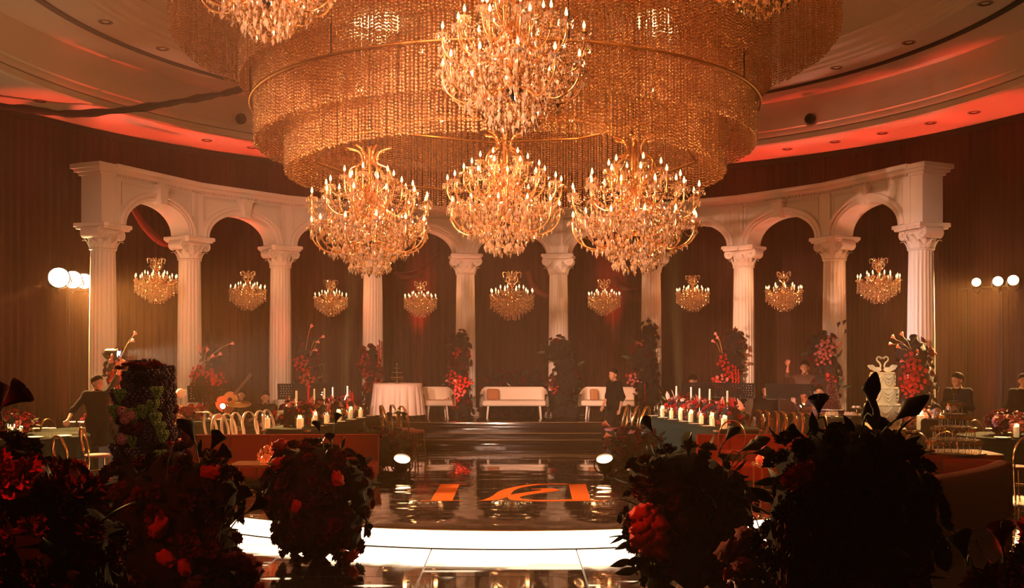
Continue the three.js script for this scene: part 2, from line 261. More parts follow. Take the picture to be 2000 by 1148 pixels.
// ---------------------------------------------------------------- ring chandelier of hanging bead curtains in four tiers
{
  const BRONZE = mat([.42, .2, .06], .5, { metalness: .8 }), r = rng(77), oct = new THREE.OctahedronGeometry(1, 0);
  const bead = new THREE.IcosahedronGeometry(.0172, 1);
  const t = thing('ring_chandelier', 'huge ring chandelier of golden bead curtains hanging in four round tiers under the ceiling', 'chandelier', V(-.1, 0, -15.5));
  const tiers = [[5.02, 4.72 + EYE, 1.7], [4.05, 4.06 + EYE, 1.75], [3.84, 3.17 + EYE, 1.9], [3.39, 2.76 + EYE, 1.75]];
  const dm = new THREE.Object3D();
  tiers.forEach(([R, y0, len], k) => {
    const tier = part('tier_frame', M(new THREE.TorusGeometry(R, .014, 8, 160).rotateX(PI / 2).translate(0, y0 + len + .02, 0), new THREE.TorusGeometry(R - .12, .02, 6, 160).rotateX(PI / 2).translate(0, y0 + len + .02, 0)), BRONZE, t);
    const per = Math.round(TAU * R / .056), rows = [];
    for (let layer = 0; layer < 2; layer++) for (let i = 0; i < per; i += layer ? 2.3 : 1) {
      const a = (i + layer * .5 + (r() - .5) * .25) / per * TAU, rr = R - layer * .1 + (r() - .5) * .015; if (r() < .03) continue;
      const end = y0 + (r() - .5) * .03 + layer * .02; rows.push([Math.sin(a) * rr, Math.cos(a) * rr, end, a]);
    }
    const pitch = .0425, list = [];
    for (const [x, z, end, a] of rows) for (let y = end; y < y0 + len; y += pitch) list.push([x + (r() - .5) * .004, y + (r() - .5) * .006, z, r()]);
    const im = new THREE.InstancedMesh(bead, MT.bead, list.length); im.name = 'bead_curtain'; im.userData.kind = 'stuff';
    list.forEach(([x, y, z, q], i) => { dm.position.set(x, y, z); dm.rotation.set(q * 6, q * 17, 0); dm.scale.setScalar(.85 + q * .35); dm.updateMatrix(); im.setMatrixAt(i, dm.matrix); });
    t.add(im);
  });
  // inner gold frames: rings and straight struts that show through the beads
  part('frame_ring', new THREE.TorusGeometry(3.9, .022, 8, 120).rotateX(PI / 2).translate(0, 3.72 + EYE, 0), BRONZE, t);
  const seg = (R, y, n, ph) => { for (let i = 0; i < n; i++) { const a = i / n * TAU + ph, b = (i + 1) / n * TAU + ph; part('frame_strut', tube([[Math.sin(a) * R, y, Math.cos(a) * R], [Math.sin((a + b) / 2) * R * Math.cos(PI / n), y, Math.cos((a + b) / 2) * R * Math.cos(PI / n)], [Math.sin(b) * R, y, Math.cos(b) * R]], .022, 2, 6), BRONZE, t); } };
  seg(3.0, 3.02 + EYE, 10, .3); seg(2.7, 3.9 + EYE, 10, .12);
  // bulbs on the inner frame light the curtains from within
  for (let i = 0; i < 6; i++) { const a = (i + .5) / 6 * TAU, x = Math.sin(a) * 2.3, z = Math.cos(a) * 2.3, y = 4.15 + EYE; part('lamp_socket', cyl(.02, .02, .09, 10, x, y + .03, z), BRONZE, t); part('light_bulb', ball(.035, 14, x, y, z), glow(1, .62, .26, 4), t); lamp('ring_bulb_light', V(x - .1, y, z - 15.5), WARM, 2.6); }
  for (let i = 0; i < 8; i++) { const a = i / 8 * TAU + .2; part('suspension_rod', cyl(.012, .012, 2.6, 8, Math.sin(a) * 3.9, 3.72 + EYE, Math.cos(a) * 3.9), MT.blackMetal, t); }
}
// ---------------------------------------------------------------- round dance floor with a glowing riser, steps and stage
{
  const d = thing('dance_floor', 'round raised dance floor of glossy black panels with a glowing white front edge', 'dance floor', V(PC.x, 0, PC.z));
  part('deck', cr(lathe([[.001, PH - .03], [PR - .01, PH - .03], [PR + .02, PH - .02], [PR + .02, PH - .004], [PR, PH], [.001, PH]], 160), .4), MT.floor, d);
  // planar uv on the deck in metres
  { const g = d.children[0].geometry, p = g.attributes.position, uv = g.attributes.uv; for (let i = 0; i < p.count; i++) uv.setXY(i, p.getX(i) / 1.58, p.getZ(i) / 1.58); }
  part('riser_core', cyl(PR - .08, PR - .08, PH - .03, 96), MT.black, d);
  const g0 = lathe([[PR - .04, .012], [PR - .03, .012], [PR - .03, PH - .032], [PR - .04, PH - .032]], 150, 0, TAU);
  part('light_strip', g0, glow(1, .66, .4, 5.5), d);
  part('base_trim', new THREE.TorusGeometry(PR - .015, .009, 6, 160).rotateX(PI / 2).translate(0, .012, 0), MT.blackMetal, d);
  part('lip_trim', new THREE.TorusGeometry(PR + .02, .008, 6, 160).rotateX(PI / 2).translate(0, PH - .014, 0), MT.brass, d);
  for (let k = -2; k <= 2; k++) {
    const a = PI + k * rad(17), p = onRing(PC, PR + .03, a, .12), l = new THREE.RectAreaLight(new THREE.Color(1, .6, .3), .5, 1.7, .17); l.name = 'riser_light'; l.position.copy(p); l.lookAt(onRing(PC, PR + 3, a, .12)); scene.add(l);
    // an area light shines along its own -z
    l.rotation.y += PI; 
  }
}
{
  const s = struct('stage'); s.userData.kind = 'structure';
  // annular stage that carries colonnade and band
  const a0 = rad(84), sh = new THREE.Shape(); const R1 = 10.8, R0 = 7.3;
  sh.absarc(0, 0, R1, PI / 2 - a0, PI / 2 + a0, false); sh.absarc(0, 0, R0, PI / 2 + a0, PI / 2 - a0, true); sh.closePath();
  const g = extr(sh, SH, 0, 64).rotateX(-PI / 2); const o = part('stage_deck', g, mat([.01, .006, .004], .6), s); o.position.set(CC.x, 0, CC.z);
  const w = 3.9, STEPM = mat([.01, .006, .004], .12, { specularIntensity: .5, bumpMap: again(waves, .5, .5), bumpScale: .006 }), NOSE = mat([.2, .11, .04], .5, { metalness: .6 });
  part('stage_apron', cr(rbox(w + 3, AH, 3.2, .012, 0, AH / 2, -22.2 - 1.6), .5), STEPM, s);
  part('step', rbox(w, .42, .9, .012, 0, .21, -21.35 - .45), STEPM, s);
  part('step', rbox(w, .34, 1.4, .012, 0, .17, -20.6 - .7), STEPM, s);
  for (const [y, z, ww] of [[AH, -22.196, w + 3], [.42, -21.346, w], [.34, -20.596, w]]) part('step_nosing', box(ww, .008, .008, 0, y - .004, z), NOSE, s);
}

// orange monogram laid flat on the dance floor
{
  const fl = (zx, zy) => { const px = 820 + zx / 5.263, py = 920 + zy / 5.263, d = F * (EYE - PH - .004) / (py - 690); return [(px - 1000) / F * d, -d]; };
  const curve = (list) => new THREE.CatmullRomCurve3(list.map(([x, y]) => V(x, y * 4, 0)), true, 'catmullrom', .35).getPoints(140).map((p) => [p.x, p.y / 4]);
  const shape = (list) => { const s = new THREE.Shape(); list.forEach(([x, y], i) => { const [X, Z] = fl(x, y); i ? s.lineTo(X, -Z) : s.moveTo(X, -Z); }); s.closePath(); return s; };
  const bar = (x0, x1, y, t = 3) => shape([[x0, y - t], [x1, y - t], [x1, y + t], [x0, y + t]]);
  const list = [shape([[210, 135], [405, 135], [335, 300], [110, 300]]), bar(110, 490, 132, 1.5), bar(10, 440, 303, 2), shape([[1530, 130], [1705, 130], [1757, 300], [1570, 300]]), bar(1480, 1910, 303, 2.5),
    shape(curve([[1560, 129], [1340, 127], [1150, 134], [1000, 155], [880, 182], [800, 213], [740, 258], [650, 294], [600, 302], [720, 300], [830, 285], [895, 262], [930, 240], [965, 200], [1040, 168], [1180, 145], [1340, 136], [1560, 135]])),
    shape(curve([[905, 258], [930, 243], [1000, 230], [1130, 210], [1220, 198], [1258, 190], [1230, 184], [1145, 182], [1260, 176], [1380, 177], [1440, 190], [1400, 204], [1250, 222], [1120, 240], [1050, 256], [1025, 270], [1060, 284], [1150, 293], [1350, 296], [1560, 288], [1590, 300], [1350, 309], [1100, 306], [960, 295], [905, 272]]))];
  solo('floor_monogram', M(list.map((s) => extr(s, .003, 0, 4).rotateX(-PI / 2))), mat([.62, .13, .02], .6, { specularIntensity: .15 }), 'orange ornamental monogram of curved letters laid flat on the glossy dance floor', 'monogram', V(0, PH + .001, 0));
}
// ---------------------------------------------------------------- crystal chandeliers
const FLAME = glow(1, .66, .3, 3.2), CRYSTAL = MT.crystal, ARM = mat([.8, .42, .16], .22, { metalness: .85 });
const dropG = (() => { const g = new THREE.OctahedronGeometry(1, 0); return M(g).scale(.34, 1, .34).translate(0, -1, 0); })();   // pendant of length 2, hanging from the origin
const bulbG = lathe([[.001, 0], [.011, .006], [.0185, .024], [.0145, .05], [.005, .078], [.001, .086]], 10);
const sleeveG = lathe([[.012, 0], [.012, .075], [.001, .077]], 8);
const panG = cr(lathe([[.001, -.01], [.02, -.012], [.05, .004], [.078, .022], [.07, .024], [.04, .01], [.014, .006], [.001, .006]], 12), .3);
const dm0 = new THREE.Object3D();
function crystals(name, list, parent, geo = dropG, material = CRYSTAL) {     // list of [x, y, z, length, width]
  const im = new THREE.InstancedMesh(geo, material, list.length); im.name = name; im.userData.kind = 'stuff';
  list.forEach(([x, y, z, l, w], i) => { dm0.position.set(x, y, z); dm0.rotation.set((i * 37 % 11 - 5) * .02, i * 2.4, (i * 53 % 13 - 6) * .02); dm0.scale.set(w, l, w); dm0.updateMatrix(); im.setMatrixAt(i, dm0.matrix); });
  parent.add(im); return im;
}
const bigChandelier = (() => {
  const r = rng(5), t = thing('crystal_chandelier', '', 'chandelier', V(0, 0, 0), 0, 'large crystal chandeliers');
  part('stem', cr(lathe([[.001, .36], [.03, .38], [.07, .43], [.05, .5], [.03, .53], [.05, .6], [.09, .66], [.06, .74], [.03, .8], [.03, .95], [.06, 1.0], [.085, 1.08], [.05, 1.16], [.025, 1.22], [.025, 1.7], [.04, 1.72], [.001, 1.74]], 16), .6), ARM, t);
  part('bottom_finial', lathe([[.001, .3], [.02, .32], [.05, .38], [.11, .42], [.1, .44], [.001, .45]], 16), MT.blackMetal, t);
  part('suspension_cable', M(cyl(.012, .012, 5, 8, 0, 1.72, 0), cyl(.028, .028, .2, 10, 0, 1.95, 0)), MT.black, t);
  const tiers = [[12, .78, .60, .1], [12, .8, .96, .4], [10, .58, 1.12, .2], [6, .34, 1.29, .7]], list = [];
  for (const [n, R, yc, ph] of tiers) for (let i = 0; i < n; i++) {
    const a = (i + ph) / n * TAU, dx = Math.sin(a), dz = Math.cos(a), q = R * (.97 + .05 * r()), y = yc + (r() - .5) * .03;
    const P = (rr, yy) => [dx * rr, yy, dz * rr];
    const arm = part('arm', tube([P(.05, y - .16), P(q * .3, y - .2), P(q * .62, y - .33), P(q * .9, y - .24), P(q, y - .1), P(q, y - .01)], .0125, 18, 6), ARM, t);
    const put = (n2, g, m) => { const o = part(n2, g, m, arm); o.position.set(dx * q, y, dz * q); return o; };
    put('drip_pan', panG, CRYSTAL); put('candle_sleeve', sleeveG, mat([.28, .1, .04], .5)); put('candle_flame_bulb', bulbG, FLAME).position.y += .076;
    for (let k = 0; k < 9; k++) { const b = k / 9 * TAU; list.push([dx * q + Math.sin(b) * .07, y + .014, dz * q + Math.cos(b) * .07, .024 + .012 * r(), .03]); }
    for (let k = 0; k < 8; k++) { const u = k / 8; list.push([dx * q * (.25 + .7 * u), y - .2 - .13 * Math.sin(u * PI), dz * q * (.25 + .7 * u), .03 + .015 * r(), .03]); }
    // bead swags between neighbouring arms and up to the crown
    const a2 = a + TAU / n; for (let k = 1; k < 12; k++) { const u = k / 12, aa = a + (a2 - a) * u, sag = .1 * Math.sin(u * PI); list.push([Math.sin(aa) * q, y - .02 - sag, Math.cos(aa) * q, .014, .028]); }
    for (let k = 1; k < 14; k++) { const u = k / 14, rr = q * (1 - u) + .1 * u, yy = y * (1 - u) + (yc + .35) * u - .14 * Math.sin(u * PI); list.push([dx * rr, yy, dz * rr, .013, .026]); }
  }
  // crown: curved horns over a lyre
  for (let i = 0; i < 6; i++) { const a = i / 6 * TAU + .3, c = Math.sin(a), s = Math.cos(a); part('crown_horn', tube([[.12, 1.1], [.27, 1.26], [.26, 1.42], [.11, 1.5], [.1, 1.57], [.15, 1.66], [.3, 1.71]].map(([q, y]) => [c * q, y, s * q]), .018, 24, 6), ARM, t); }
  for (let i = 0; i < 170; i++) { const a = r() * TAU, q = .1 + .22 * r(), y = .82 + .55 * r(); list.push([Math.sin(a) * q, y, Math.cos(a) * q, .02 + .02 * r(), .04]); }
  // skirt of drops narrowing to the bottom
  for (let k = 0; k < 16; k++) { const u = k / 15, y = .74 - .68 * u, R = .76 - .56 * Math.pow(u, .95); for (const f of [1, .72]) { const n = Math.round(TAU * R * f / .1); for (let i = 0; i < n; i++) { const a = (i + r() * .7) / n * TAU; list.push([Math.sin(a) * R * f * (1 + .08 * (r() - .5)), y + (r() - .5) * .07, Math.cos(a) * R * f, .028 + .024 * r(), .045 + .02 * r()]); } } }
  crystals('crystal_drops', list, t);
  for (let i = 0; i < 36; i++) { const k = i % 3, a = (i + .3) / 36 * TAU, R = [.76, .5, .27][k], p = part('crystal_pendant', dropG, CRYSTAL, t); p.position.set(Math.sin(a) * R, [.56, .3, .13][k], Math.cos(a) * R); p.scale.set(.095, .062, .095); p.rotation.y = i; }
  return t;
})();
[[722, 535, 13.2, .99, .2, 'golden crystal chandelier with bare curved arms, hanging left below the bead curtains'], [985, 495, 14, 1, .9, 'dense crystal chandelier hanging in the middle below the bead curtains'], [1240, 530, 12.8, 1.02, .5, 'crystal chandelier with long bottom pendants, hanging right below the bead curtains'],
  [1003, 252, 10.2, .945, 0, 'crystal chandelier with a black bottom finial hanging against the middle of the bead curtains'], [520, 72, 9.9, .87, .4, 'crystal chandelier of which only the lower drops show, high up left before the bead curtains'], [1490, 27, 9.9, .87, .7, 'crystal chandelier of which only the lowest drops show, high up right before the bead curtains']].forEach(([px, py, d, s, turn, label], k) => {
  const p = at(px, py, d), o = k ? dup(bigChandelier, p, turn, label) : bigChandelier; o.position.copy(p); o.rotation.y = turn; o.scale.setScalar(s); o.userData.label = label;
  o.updateMatrixWorld(true);
  const bulbs = []; o.traverse((m) => { if (/^candle_flame_bulb/.test(m.name)) bulbs.push(m); });
  for (const i of [14, 18, 22, 30]) { const q = V(0, .03, 0).applyMatrix4(bulbs[i].matrixWorld); lamp('chandelier_light', q, WARM, [2.3, 3, 2.8, 1.2, 3, 3][k]); }
});
const smallChandelier = (() => {
  const r = rng(15), t = thing('small_chandelier', '', 'chandelier', V(0, 0, 0), 0, 'small chandeliers hung in the arches');
  part('stem', cr(lathe([[.001, .1], [.02, .12], [.03, .2], [.015, .26], [.04, .42], [.05, .5], [.02, .58], [.012, .66], [.05, .72], [.012, .78], [.012, .98], [.001, .98]], 12), .6), ARM, t);
  part('suspension_cable', cyl(.006, .006, .75, 6, 0, .97, 0), MT.black, t);
  const arms = [], sleeves = [], pans = [], list = [], bulbs = [];
  const A = (n, R, y, ph) => { for (let i = 0; i < n; i++) { const a = (i + ph) / n * TAU, c = Math.sin(a), s = Math.cos(a), P = (q, yy) => [c * q, yy, s * q]; arms.push(tube([P(.03, y - .04), P(R * .4, y - .1), P(R * .85, y - .08), P(R, y - .02)], .008, 8, 5)); sleeves.push(mv(lathe([[.01, 0], [.01, .05], [.001, .05]], 6), c * R, y, s * R)); pans.push(mv(panG, c * R, y - .01, s * R, 0, 0, 0, .62)); bulbs.push([c * R, y + .05, s * R]);
    for (let k = 0; k < 6; k++) { const u = k / 6 * TAU; list.push([c * R + Math.sin(u) * .04, y, s * R + Math.cos(u) * .04, .02, .022]); } } };
  A(12, .4, .53, .3); A(6, .22, .6, .1);
  part('arm_ring', M(arms), ARM, t); part('candle_sleeve_ring', M(sleeves), MT.cream, t).userData.kind = 'stuff'; part('drip_pan_ring', M(pans), CRYSTAL, t).userData.kind = 'stuff';
  bulbs.forEach(([x, y, z]) => { const b = part('candle_flame_bulb', bulbG, FLAME, t); b.position.set(x, y, z); b.scale.setScalar(.85); });
  for (let i = 0; i < 6; i++) { const a = i / 6 * TAU, c = Math.sin(a), s = Math.cos(a); part('crown_plume', tube([[.02, .72], [.1, .78], [.1, .88], [.03, .8], [.08, .93], [.17, .96], [.16, .86]].map(([q, y]) => [c * q, y, s * q]), .011, 22, 5), CRYSTAL, t); for (let k = 0; k < 9; k++) list.push([c * (.06 + .1 * r()), .76 + .2 * r(), s * (.06 + .1 * r()), .014, .02]); }
  for (let k = 0; k < 130; k++) { const a = r() * TAU, q = .05 + .2 * r(); list.push([Math.sin(a) * q, .5 + .22 * r() * (1 - q * 2), Math.cos(a) * q, .016, .025]); }
  for (let ringI = 0; ringI < 6; ringI++) { const R = .41 - ringI * .065, n = Math.round(TAU * R / .04), y0 = .5 - ringI * .015; for (let i = 0; i < n; i++) { const a = i / n * TAU, len = .12 + .11 * Math.sqrt(1 - Math.pow(R / .45, 2)) + .05 * ((i * 7) % 3) / 2 + ringI * .02; for (let y = 0; y < len; y += .035) list.push([Math.sin(a) * R, y0 - y, Math.cos(a) * R, .018, y + .035 > len ? .034 : .02]); } }
  crystals('crystal_drops', list, t);
  return t;
})();
[305, 484, 646, 821, 1000, 1180, 1353, 1531, 1716].forEach((px, k) => {
  const py = [588, 602, 614, 616, 620, 612, 605, 604, 588][k], a = (k - 4) * STEP, d = -CC.z + CR * Math.cos(a), s = [1, .95, .94, .97, 1.32, .97, .94, .96, 1][k], p = at(px, py, d); p.y -= .1 * s;
  const label = k === 4 ? 'small chandelier in the middle arch above the cream sofa, wider than its neighbours' : `small chandelier hung in the ${k < 4 ? ORD[k] + ' arch from the left' : ORD[8 - k] + ' arch from the right'}`;
  const o = k ? dup(smallChandelier, p, k * .4, label) : smallChandelier; o.position.copy(p); o.rotation.y = k * .4; o.scale.setScalar(s); o.userData.label = label;
  o.updateMatrixWorld(true); const bulbs = []; o.traverse((m) => { if (/^candle_flame_bulb/.test(m.name)) bulbs.push(m); });
  for (const i of [7, 1]) lamp('small_chandelier_light', V(0, .03, 0).applyMatrix4(bulbs[i].matrixWorld), WARM, .65);
});
// ---------------------------------------------------------------- flowers
const FL = {
  wine: mat([.09, .005, .009], .9, { specularIntensity: .3, sheen: .1, sheenColor: new THREE.Color(.6, .05, .08) }), red: mat([.33, .012, .015], .8, { specularIntensity: .4, sheen: .15, sheenColor: new THREE.Color(1, .1, .1) }), dark: mat([.022, .004, .005], .7), black: mat([.008, .004, .005], .55),
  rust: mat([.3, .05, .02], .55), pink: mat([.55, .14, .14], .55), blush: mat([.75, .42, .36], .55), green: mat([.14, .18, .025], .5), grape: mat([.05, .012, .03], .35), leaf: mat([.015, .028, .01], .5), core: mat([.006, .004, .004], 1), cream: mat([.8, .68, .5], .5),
};
const petalCup = (n, r0, h, w, open, seed) => { const r = rng(seed), out = []; for (let i = 0; i < n; i++) { const a = i * 2.4 + r() * .4, k = .3 + .7 * i / n; out.push(mv(surf(3, 3, (u, v) => { const x = (u - .5) * w * k * Math.sin(.35 + v * 2.3), y = h * (1 - k * .35) * v; return [x, y * (1 - .12 * Math.abs(u - .5)), r0 * k * .35 + open * k * v * v * h + .25 * r0 * Math.cos((u - .5) * 2.4) - .1 * r0 + .015 * Math.sin(u * 9 + i)]; }), 0, 0, 0, 0, a)); } return M(out); };
const ROSE = [petalCup(15, .05, .085, .085, .55, 1), petalCup(16, .05, .08, .09, .75, 2)];
const ruffle = (seed, amp, det = 2) => { const g = mergeVertices(new THREE.IcosahedronGeometry(1, det).deleteAttribute('normal').deleteAttribute('uv')), p = g.attributes.position, r = rng(seed), ph = [0, 1, 2, 3, 4, 5].map(() => r() * 9); for (let i = 0; i < p.count; i++) { const x = p.getX(i), y = p.getY(i), z = p.getZ(i); const k = 1 + amp * (Math.sin(x * 9 + ph[0]) * Math.sin(y * 11 + ph[1]) + .7 * Math.sin(z * 14 + ph[2]) * Math.sin(x * 13 + ph[3]) + .5 * (r() - .5) * 2); p.setXYZ(i, x * k, y * k * .85, z * k); } g.computeVertexNormals(); return g; };
const frill = (seed, n) => { const r = rng(seed), out = []; for (let i = 0; i < n; i++) { const a = i * 2.39996, k = Math.sqrt((i + .6) / n), tilt = k * 1.25, w = .05 + .03 * k, l = .045 + .02 * k, ph = r() * 6; out.push(mv(surf(4, 2, (u, v) => [(u - .5) * w * (.25 + v), l * v + .006 * Math.sin(u * 17 + ph) * v, .011 * Math.sin(u * 14 + ph) * v]), Math.sin(a) * .012 * k, .004, Math.cos(a) * .012 * k, tilt, a + PI, 0)); } return M(out); };
const CARNATION = [frill(3, 22), frill(4, 24)];
const COCKSCOMB = ruffle(8, .24, 3).scale(.11, .085, .075).translate(0, .05, 0);
const HYDRANGEA = (() => { const out = [], r = rng(12); for (let i = 0; i < 46; i++) { const y = 1 - 1.5 * (i + .5) / 46, q = Math.sqrt(Math.max(0, 1 - y * y)), a = i * 2.4; const f = []; for (let k = 0; k < 4; k++) f.push(mv(new THREE.CircleGeometry(.012, 5), Math.cos(k * PI / 2) * .011, Math.sin(k * PI / 2) * .011, 0)); const d = V(Math.sin(a) * q, y, Math.cos(a) * q), m = new THREE.Matrix4().lookAt(d, V(0, 0, 0), V(.1, 1, .2)); const g = M(f).applyMatrix4(m); out.push(g.translate(d.x * .085, d.y * .07 + .06, d.z * .085)); } return M(out); })();
const GRAPES = (() => { const out = [], r = rng(31); for (let k = 0; k < 7; k++) { const n = [7, 8, 7, 6, 5, 3, 1][k], q = [.05, .058, .05, .042, .03, .018, 0][k]; for (let i = 0; i < n; i++) out.push(mv(new THREE.IcosahedronGeometry(.0155, 1), Math.sin(i / n * TAU + k) * q, -.022 * k, Math.cos(i / n * TAU + k) * q)); } return M(out.map((g) => g)); })();
// calla lily: flared trumpet with a pointed tip on one side; origin at the throat, opens upwards, bends forwards
const CALLA = surf(28, 14, (u, v) => { const a = u * TAU, tip = Math.pow(Math.max(0, Math.cos(a)), 5), q = .008 + .054 * Math.pow(v, 1.3) - (v > .8 ? .012 * (v - .8) / .2 : 0); const y = .15 * v - .03 * Math.pow(v, 4) * (1 - Math.cos(a)); return [Math.sin(a) * q * 1.15, y + .045 * tip * Math.pow(v, 7), Math.cos(a) * q + .045 * tip * Math.pow(v, 6)]; });
const SPADIX = mv(cyl(.006, .004, .1, 8), 0, .04, .004);
const ORCHID = (() => { const pet = (w, l, a, tilt) => mv(surf(4, 4, (u, v) => [(u - .5) * w * Math.sin(.25 + v * 2.7), l * v, .012 * Math.sin(v * 3) - .03 * Math.abs(u - .5) * v]), 0, 0, 0, tilt, 0, a); return M(pet(.075, .06, PI / 2, .15), pet(.075, .06, -PI / 2, .15), pet(.045, .055, 0, .1), pet(.045, .055, 2.4, .1), pet(.045, .055, -2.4, .1), mv(ball(.012, 8), 0, -.005, .012)); })();
const LEAF = surf(4, 8, (u, v) => { const w = .07 * Math.sin(Math.pow(v, .8) * PI); return [(u - .5) * w, .2 * v, .05 * v * v + .02 * Math.abs(u - .5)]; });
const KIND = { rose: ROSE, carnation: CARNATION, cockscomb: [COCKSCOMB], hydrangea: [HYDRANGEA], orchid: [ORCHID], leaf: [LEAF], grape_cluster: [GRAPES] };
const faceTo = (o, dir, spin) => { o.quaternion.setFromUnitVectors(V(0, 1, 0), dir); o.rotateY(spin); };
// blooms over lumps (ellipsoids [x, y, z, rx, ry, rz]); mix: [kind, material, weight, size]
function blooms(t, lumps, n, mix, seed, front = .35) {
  const r = rng(seed), tot = mix.reduce((s, m) => s + m[2], 0);
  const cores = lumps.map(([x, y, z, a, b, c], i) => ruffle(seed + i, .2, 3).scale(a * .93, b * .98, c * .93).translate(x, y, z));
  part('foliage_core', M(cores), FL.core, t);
  const area = lumps.map(([, , , a, b, c]) => a * b + b * c + a * c), A = area.reduce((s, v) => s + v, 0);
  lumps.forEach(([x, y, z, a, b, c], li) => {
    const m = Math.round(n * area[li] / A);
    for (let i = 0; i < m; i++) {
      const v = 1 - 2 * (i + .5) / m, q = Math.sqrt(1 - v * v), ph = i * 2.39996 + r() * .5, d = V(q * Math.sin(ph), v, q * Math.cos(ph));
      if (d.z < -front - .3) continue;                             // backs that nobody sees stay bare foliage
      const p = V(x + d.x * a, y + d.y * b, z + d.z * c); if (p.y < .03) continue;
      if (lumps.some(([X, Y, Z, P, Q, S], j) => j !== li && ((p.x - X) / P) ** 2 + ((p.y - Y) / Q) ** 2 + ((p.z - Z) / S) ** 2 < .8)) continue;
      let w = r() * tot, k = 0; while ((w -= mix[k][2]) > 0) k++;
      const [kind, m2, , size] = mix[k], gs = KIND[kind], o = part(kind, gs[i % gs.length], m2, t), nrm = V(d.x / a, d.y / b, d.z / c).normalize();
      o.position.copy(p).addScaledVector(nrm, -.02 + .05 * r());
      if (kind === 'grape_cluster') { o.rotation.y = r() * 6; } else { nrm.x += (r() - .5) * .6; nrm.y += .25 + (r() - .5) * .5; nrm.z += (r() - .5) * .6; faceTo(o, nrm.normalize(), r() * 6); }
      if (kind === 'orchid') o.rotateX(-PI / 2);
      o.scale.setScalar(size * (.75 + .5 * r()));
    }
  });
}
// calla on a curved stem: foot, tip, facing direction of the trumpet
function calla(t, foot, tip, dir, m = FL.black, s = 1, stemM = MT.stem) {
  s *= 1.25;
  const o = new THREE.Group(); o.name = 'calla_lily'; t.add(o);
  const d = V(...dir).normalize(), mid = V(...foot).lerp(V(...tip), .6).add(V(0, .04, 0));
  const bl = part('bloom', CALLA, m, o); bl.position.set(...tip); bl.quaternion.setFromUnitVectors(V(0, 1, 0), d); bl.scale.setScalar(s);
  const sp = part('spadix', SPADIX, MT.stem, o); sp.position.copy(bl.position); sp.quaternion.copy(bl.quaternion); sp.scale.setScalar(s);
  part('stem', tube([foot, mid.toArray(), V(...tip).addScaledVector(d, -.05 * s).toArray(), V(...tip).addScaledVector(d, .02).toArray()], .0055 * Math.sqrt(s), 14, 6), stemM, o);
  return o;
}
// amaranthus: long hanging strands
function strands(t, list, m, seed) { const r = rng(seed); list.forEach(([x, y, z, len]) => part('amaranth_strand', M(tube([[x, y, z], [x + .01, y - len * .5, z + .02], [x - .01, y - len, z + .015]], .012, 14, 6), Array.from({ length: 14 }, (_, i) => ball(.014 + .006 * r(), 6, x + (r() - .5) * .02, y - len * i / 14, z + .015))), m, t)); }
// ---------------------------------------------------------------- large flower arrangements in front
// each is built in its own place: at(px, py, d) gives the middle, the group stands on the floor below it
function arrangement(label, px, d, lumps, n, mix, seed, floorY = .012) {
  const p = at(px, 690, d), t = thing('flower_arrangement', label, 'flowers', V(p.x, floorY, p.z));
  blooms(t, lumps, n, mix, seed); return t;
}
const yAt = (py, d, f = .012) => EYE + (690 - py) / F * d - f, xAt = (px, px0, d) => (px - px0) / F * d;
{ // round bush at the left edge of the glowing riser
  const d = 10.2, t = arrangement('round dark red flower bush left of the middle of the glowing riser', 615, d, [[0, .42, 0, .42, .45, .36], [.02, .8, 0, .48, .38, .38], [-.2, .72, .05, .32, .33, .3], [.28, .7, .05, .3, .35, .3], [.3, .36, .1, .22, .3, .25], [-.05, 1.0, 0, .34, .2, .28]], 330,
    [['carnation', FL.wine, 3, 1.1], ['carnation', FL.dark, 3, 1.1], ['rose', FL.wine, 2, 1], ['cockscomb', FL.red, .7, .8], ['leaf', FL.leaf, 1.6, .8]], 101);
  for (const [fx, fy, tx, ty, dr] of [[640, 900, 632, 838, [-.2, .9, .5]], [650, 890, 662, 822, [.3, .9, .5]], [655, 880, 652, 858, [.1, .6, .8]], [712, 955, 721, 1005, [.3, -.8, .5]]]) calla(t, [xAt(fx, 615, d), yAt(fy, d), .12], [xAt(tx, 615, d), yAt(ty, d), .2], dr, FL.black, .75);
}
{ // right of the riser
  const d = 8.8, t = arrangement('broad dark flower bush with red cockscomb on its left flank, right of the riser', 1335, d, [[0, .5, 0, .5, .55, .4], [.02, 1.0, 0, .44, .28, .36], [-.3, .66, .05, .22, .32, .28], [.3, .7, .05, .28, .4, .3], [-.22, 1.02, 0, .26, .2, .26]], 320,
    [['carnation', FL.dark, 5, 1.1], ['carnation', FL.wine, 1.2, 1.1], ['rose', FL.dark, 2, 1], ['leaf', FL.leaf, 2.4, .9]], 103);
  for (let i = 0; i < 9; i++) { const o = part('cockscomb', COCKSCOMB, FL.red, t); o.position.set(xAt(1250 + (i % 3) * 14, 1335, d), yAt(995 + i * 8, d), .3 + .02 * (i % 3)); faceTo(o, V(-.5, .4, .7).normalize(), i); }
  for (const [fx, fy, tx, ty, dr] of [[1300, 895, 1268, 838, [-.5, .8, .2]], [1395, 890, 1408, 855, [.5, .75, .3]], [1405, 900, 1440, 875, [.9, .45, .2]], [1420, 905, 1452, 870, [.8, .5, .1]], [1425, 910, 1462, 880, [.95, .1, .2]], [1420, 985, 1456, 965, [1, .2, .3]], [1460, 960, 1492, 955, [.9, -.5, .3]], [1480, 1045, 1455, 990, [-.4, .8, .3]]]) calla(t, [xAt(fx, 1335, d), yAt(fy, d), .15], [xAt(tx, 1335, d), yAt(ty, d), .2], dr, FL.black, .8);
  calla(t, [xAt(1385, 1335, d), yAt(960, d), .38], [xAt(1402, 1335, d), yAt(922, d), .42], [.3, .9, .2], FL.blush, .4);
}
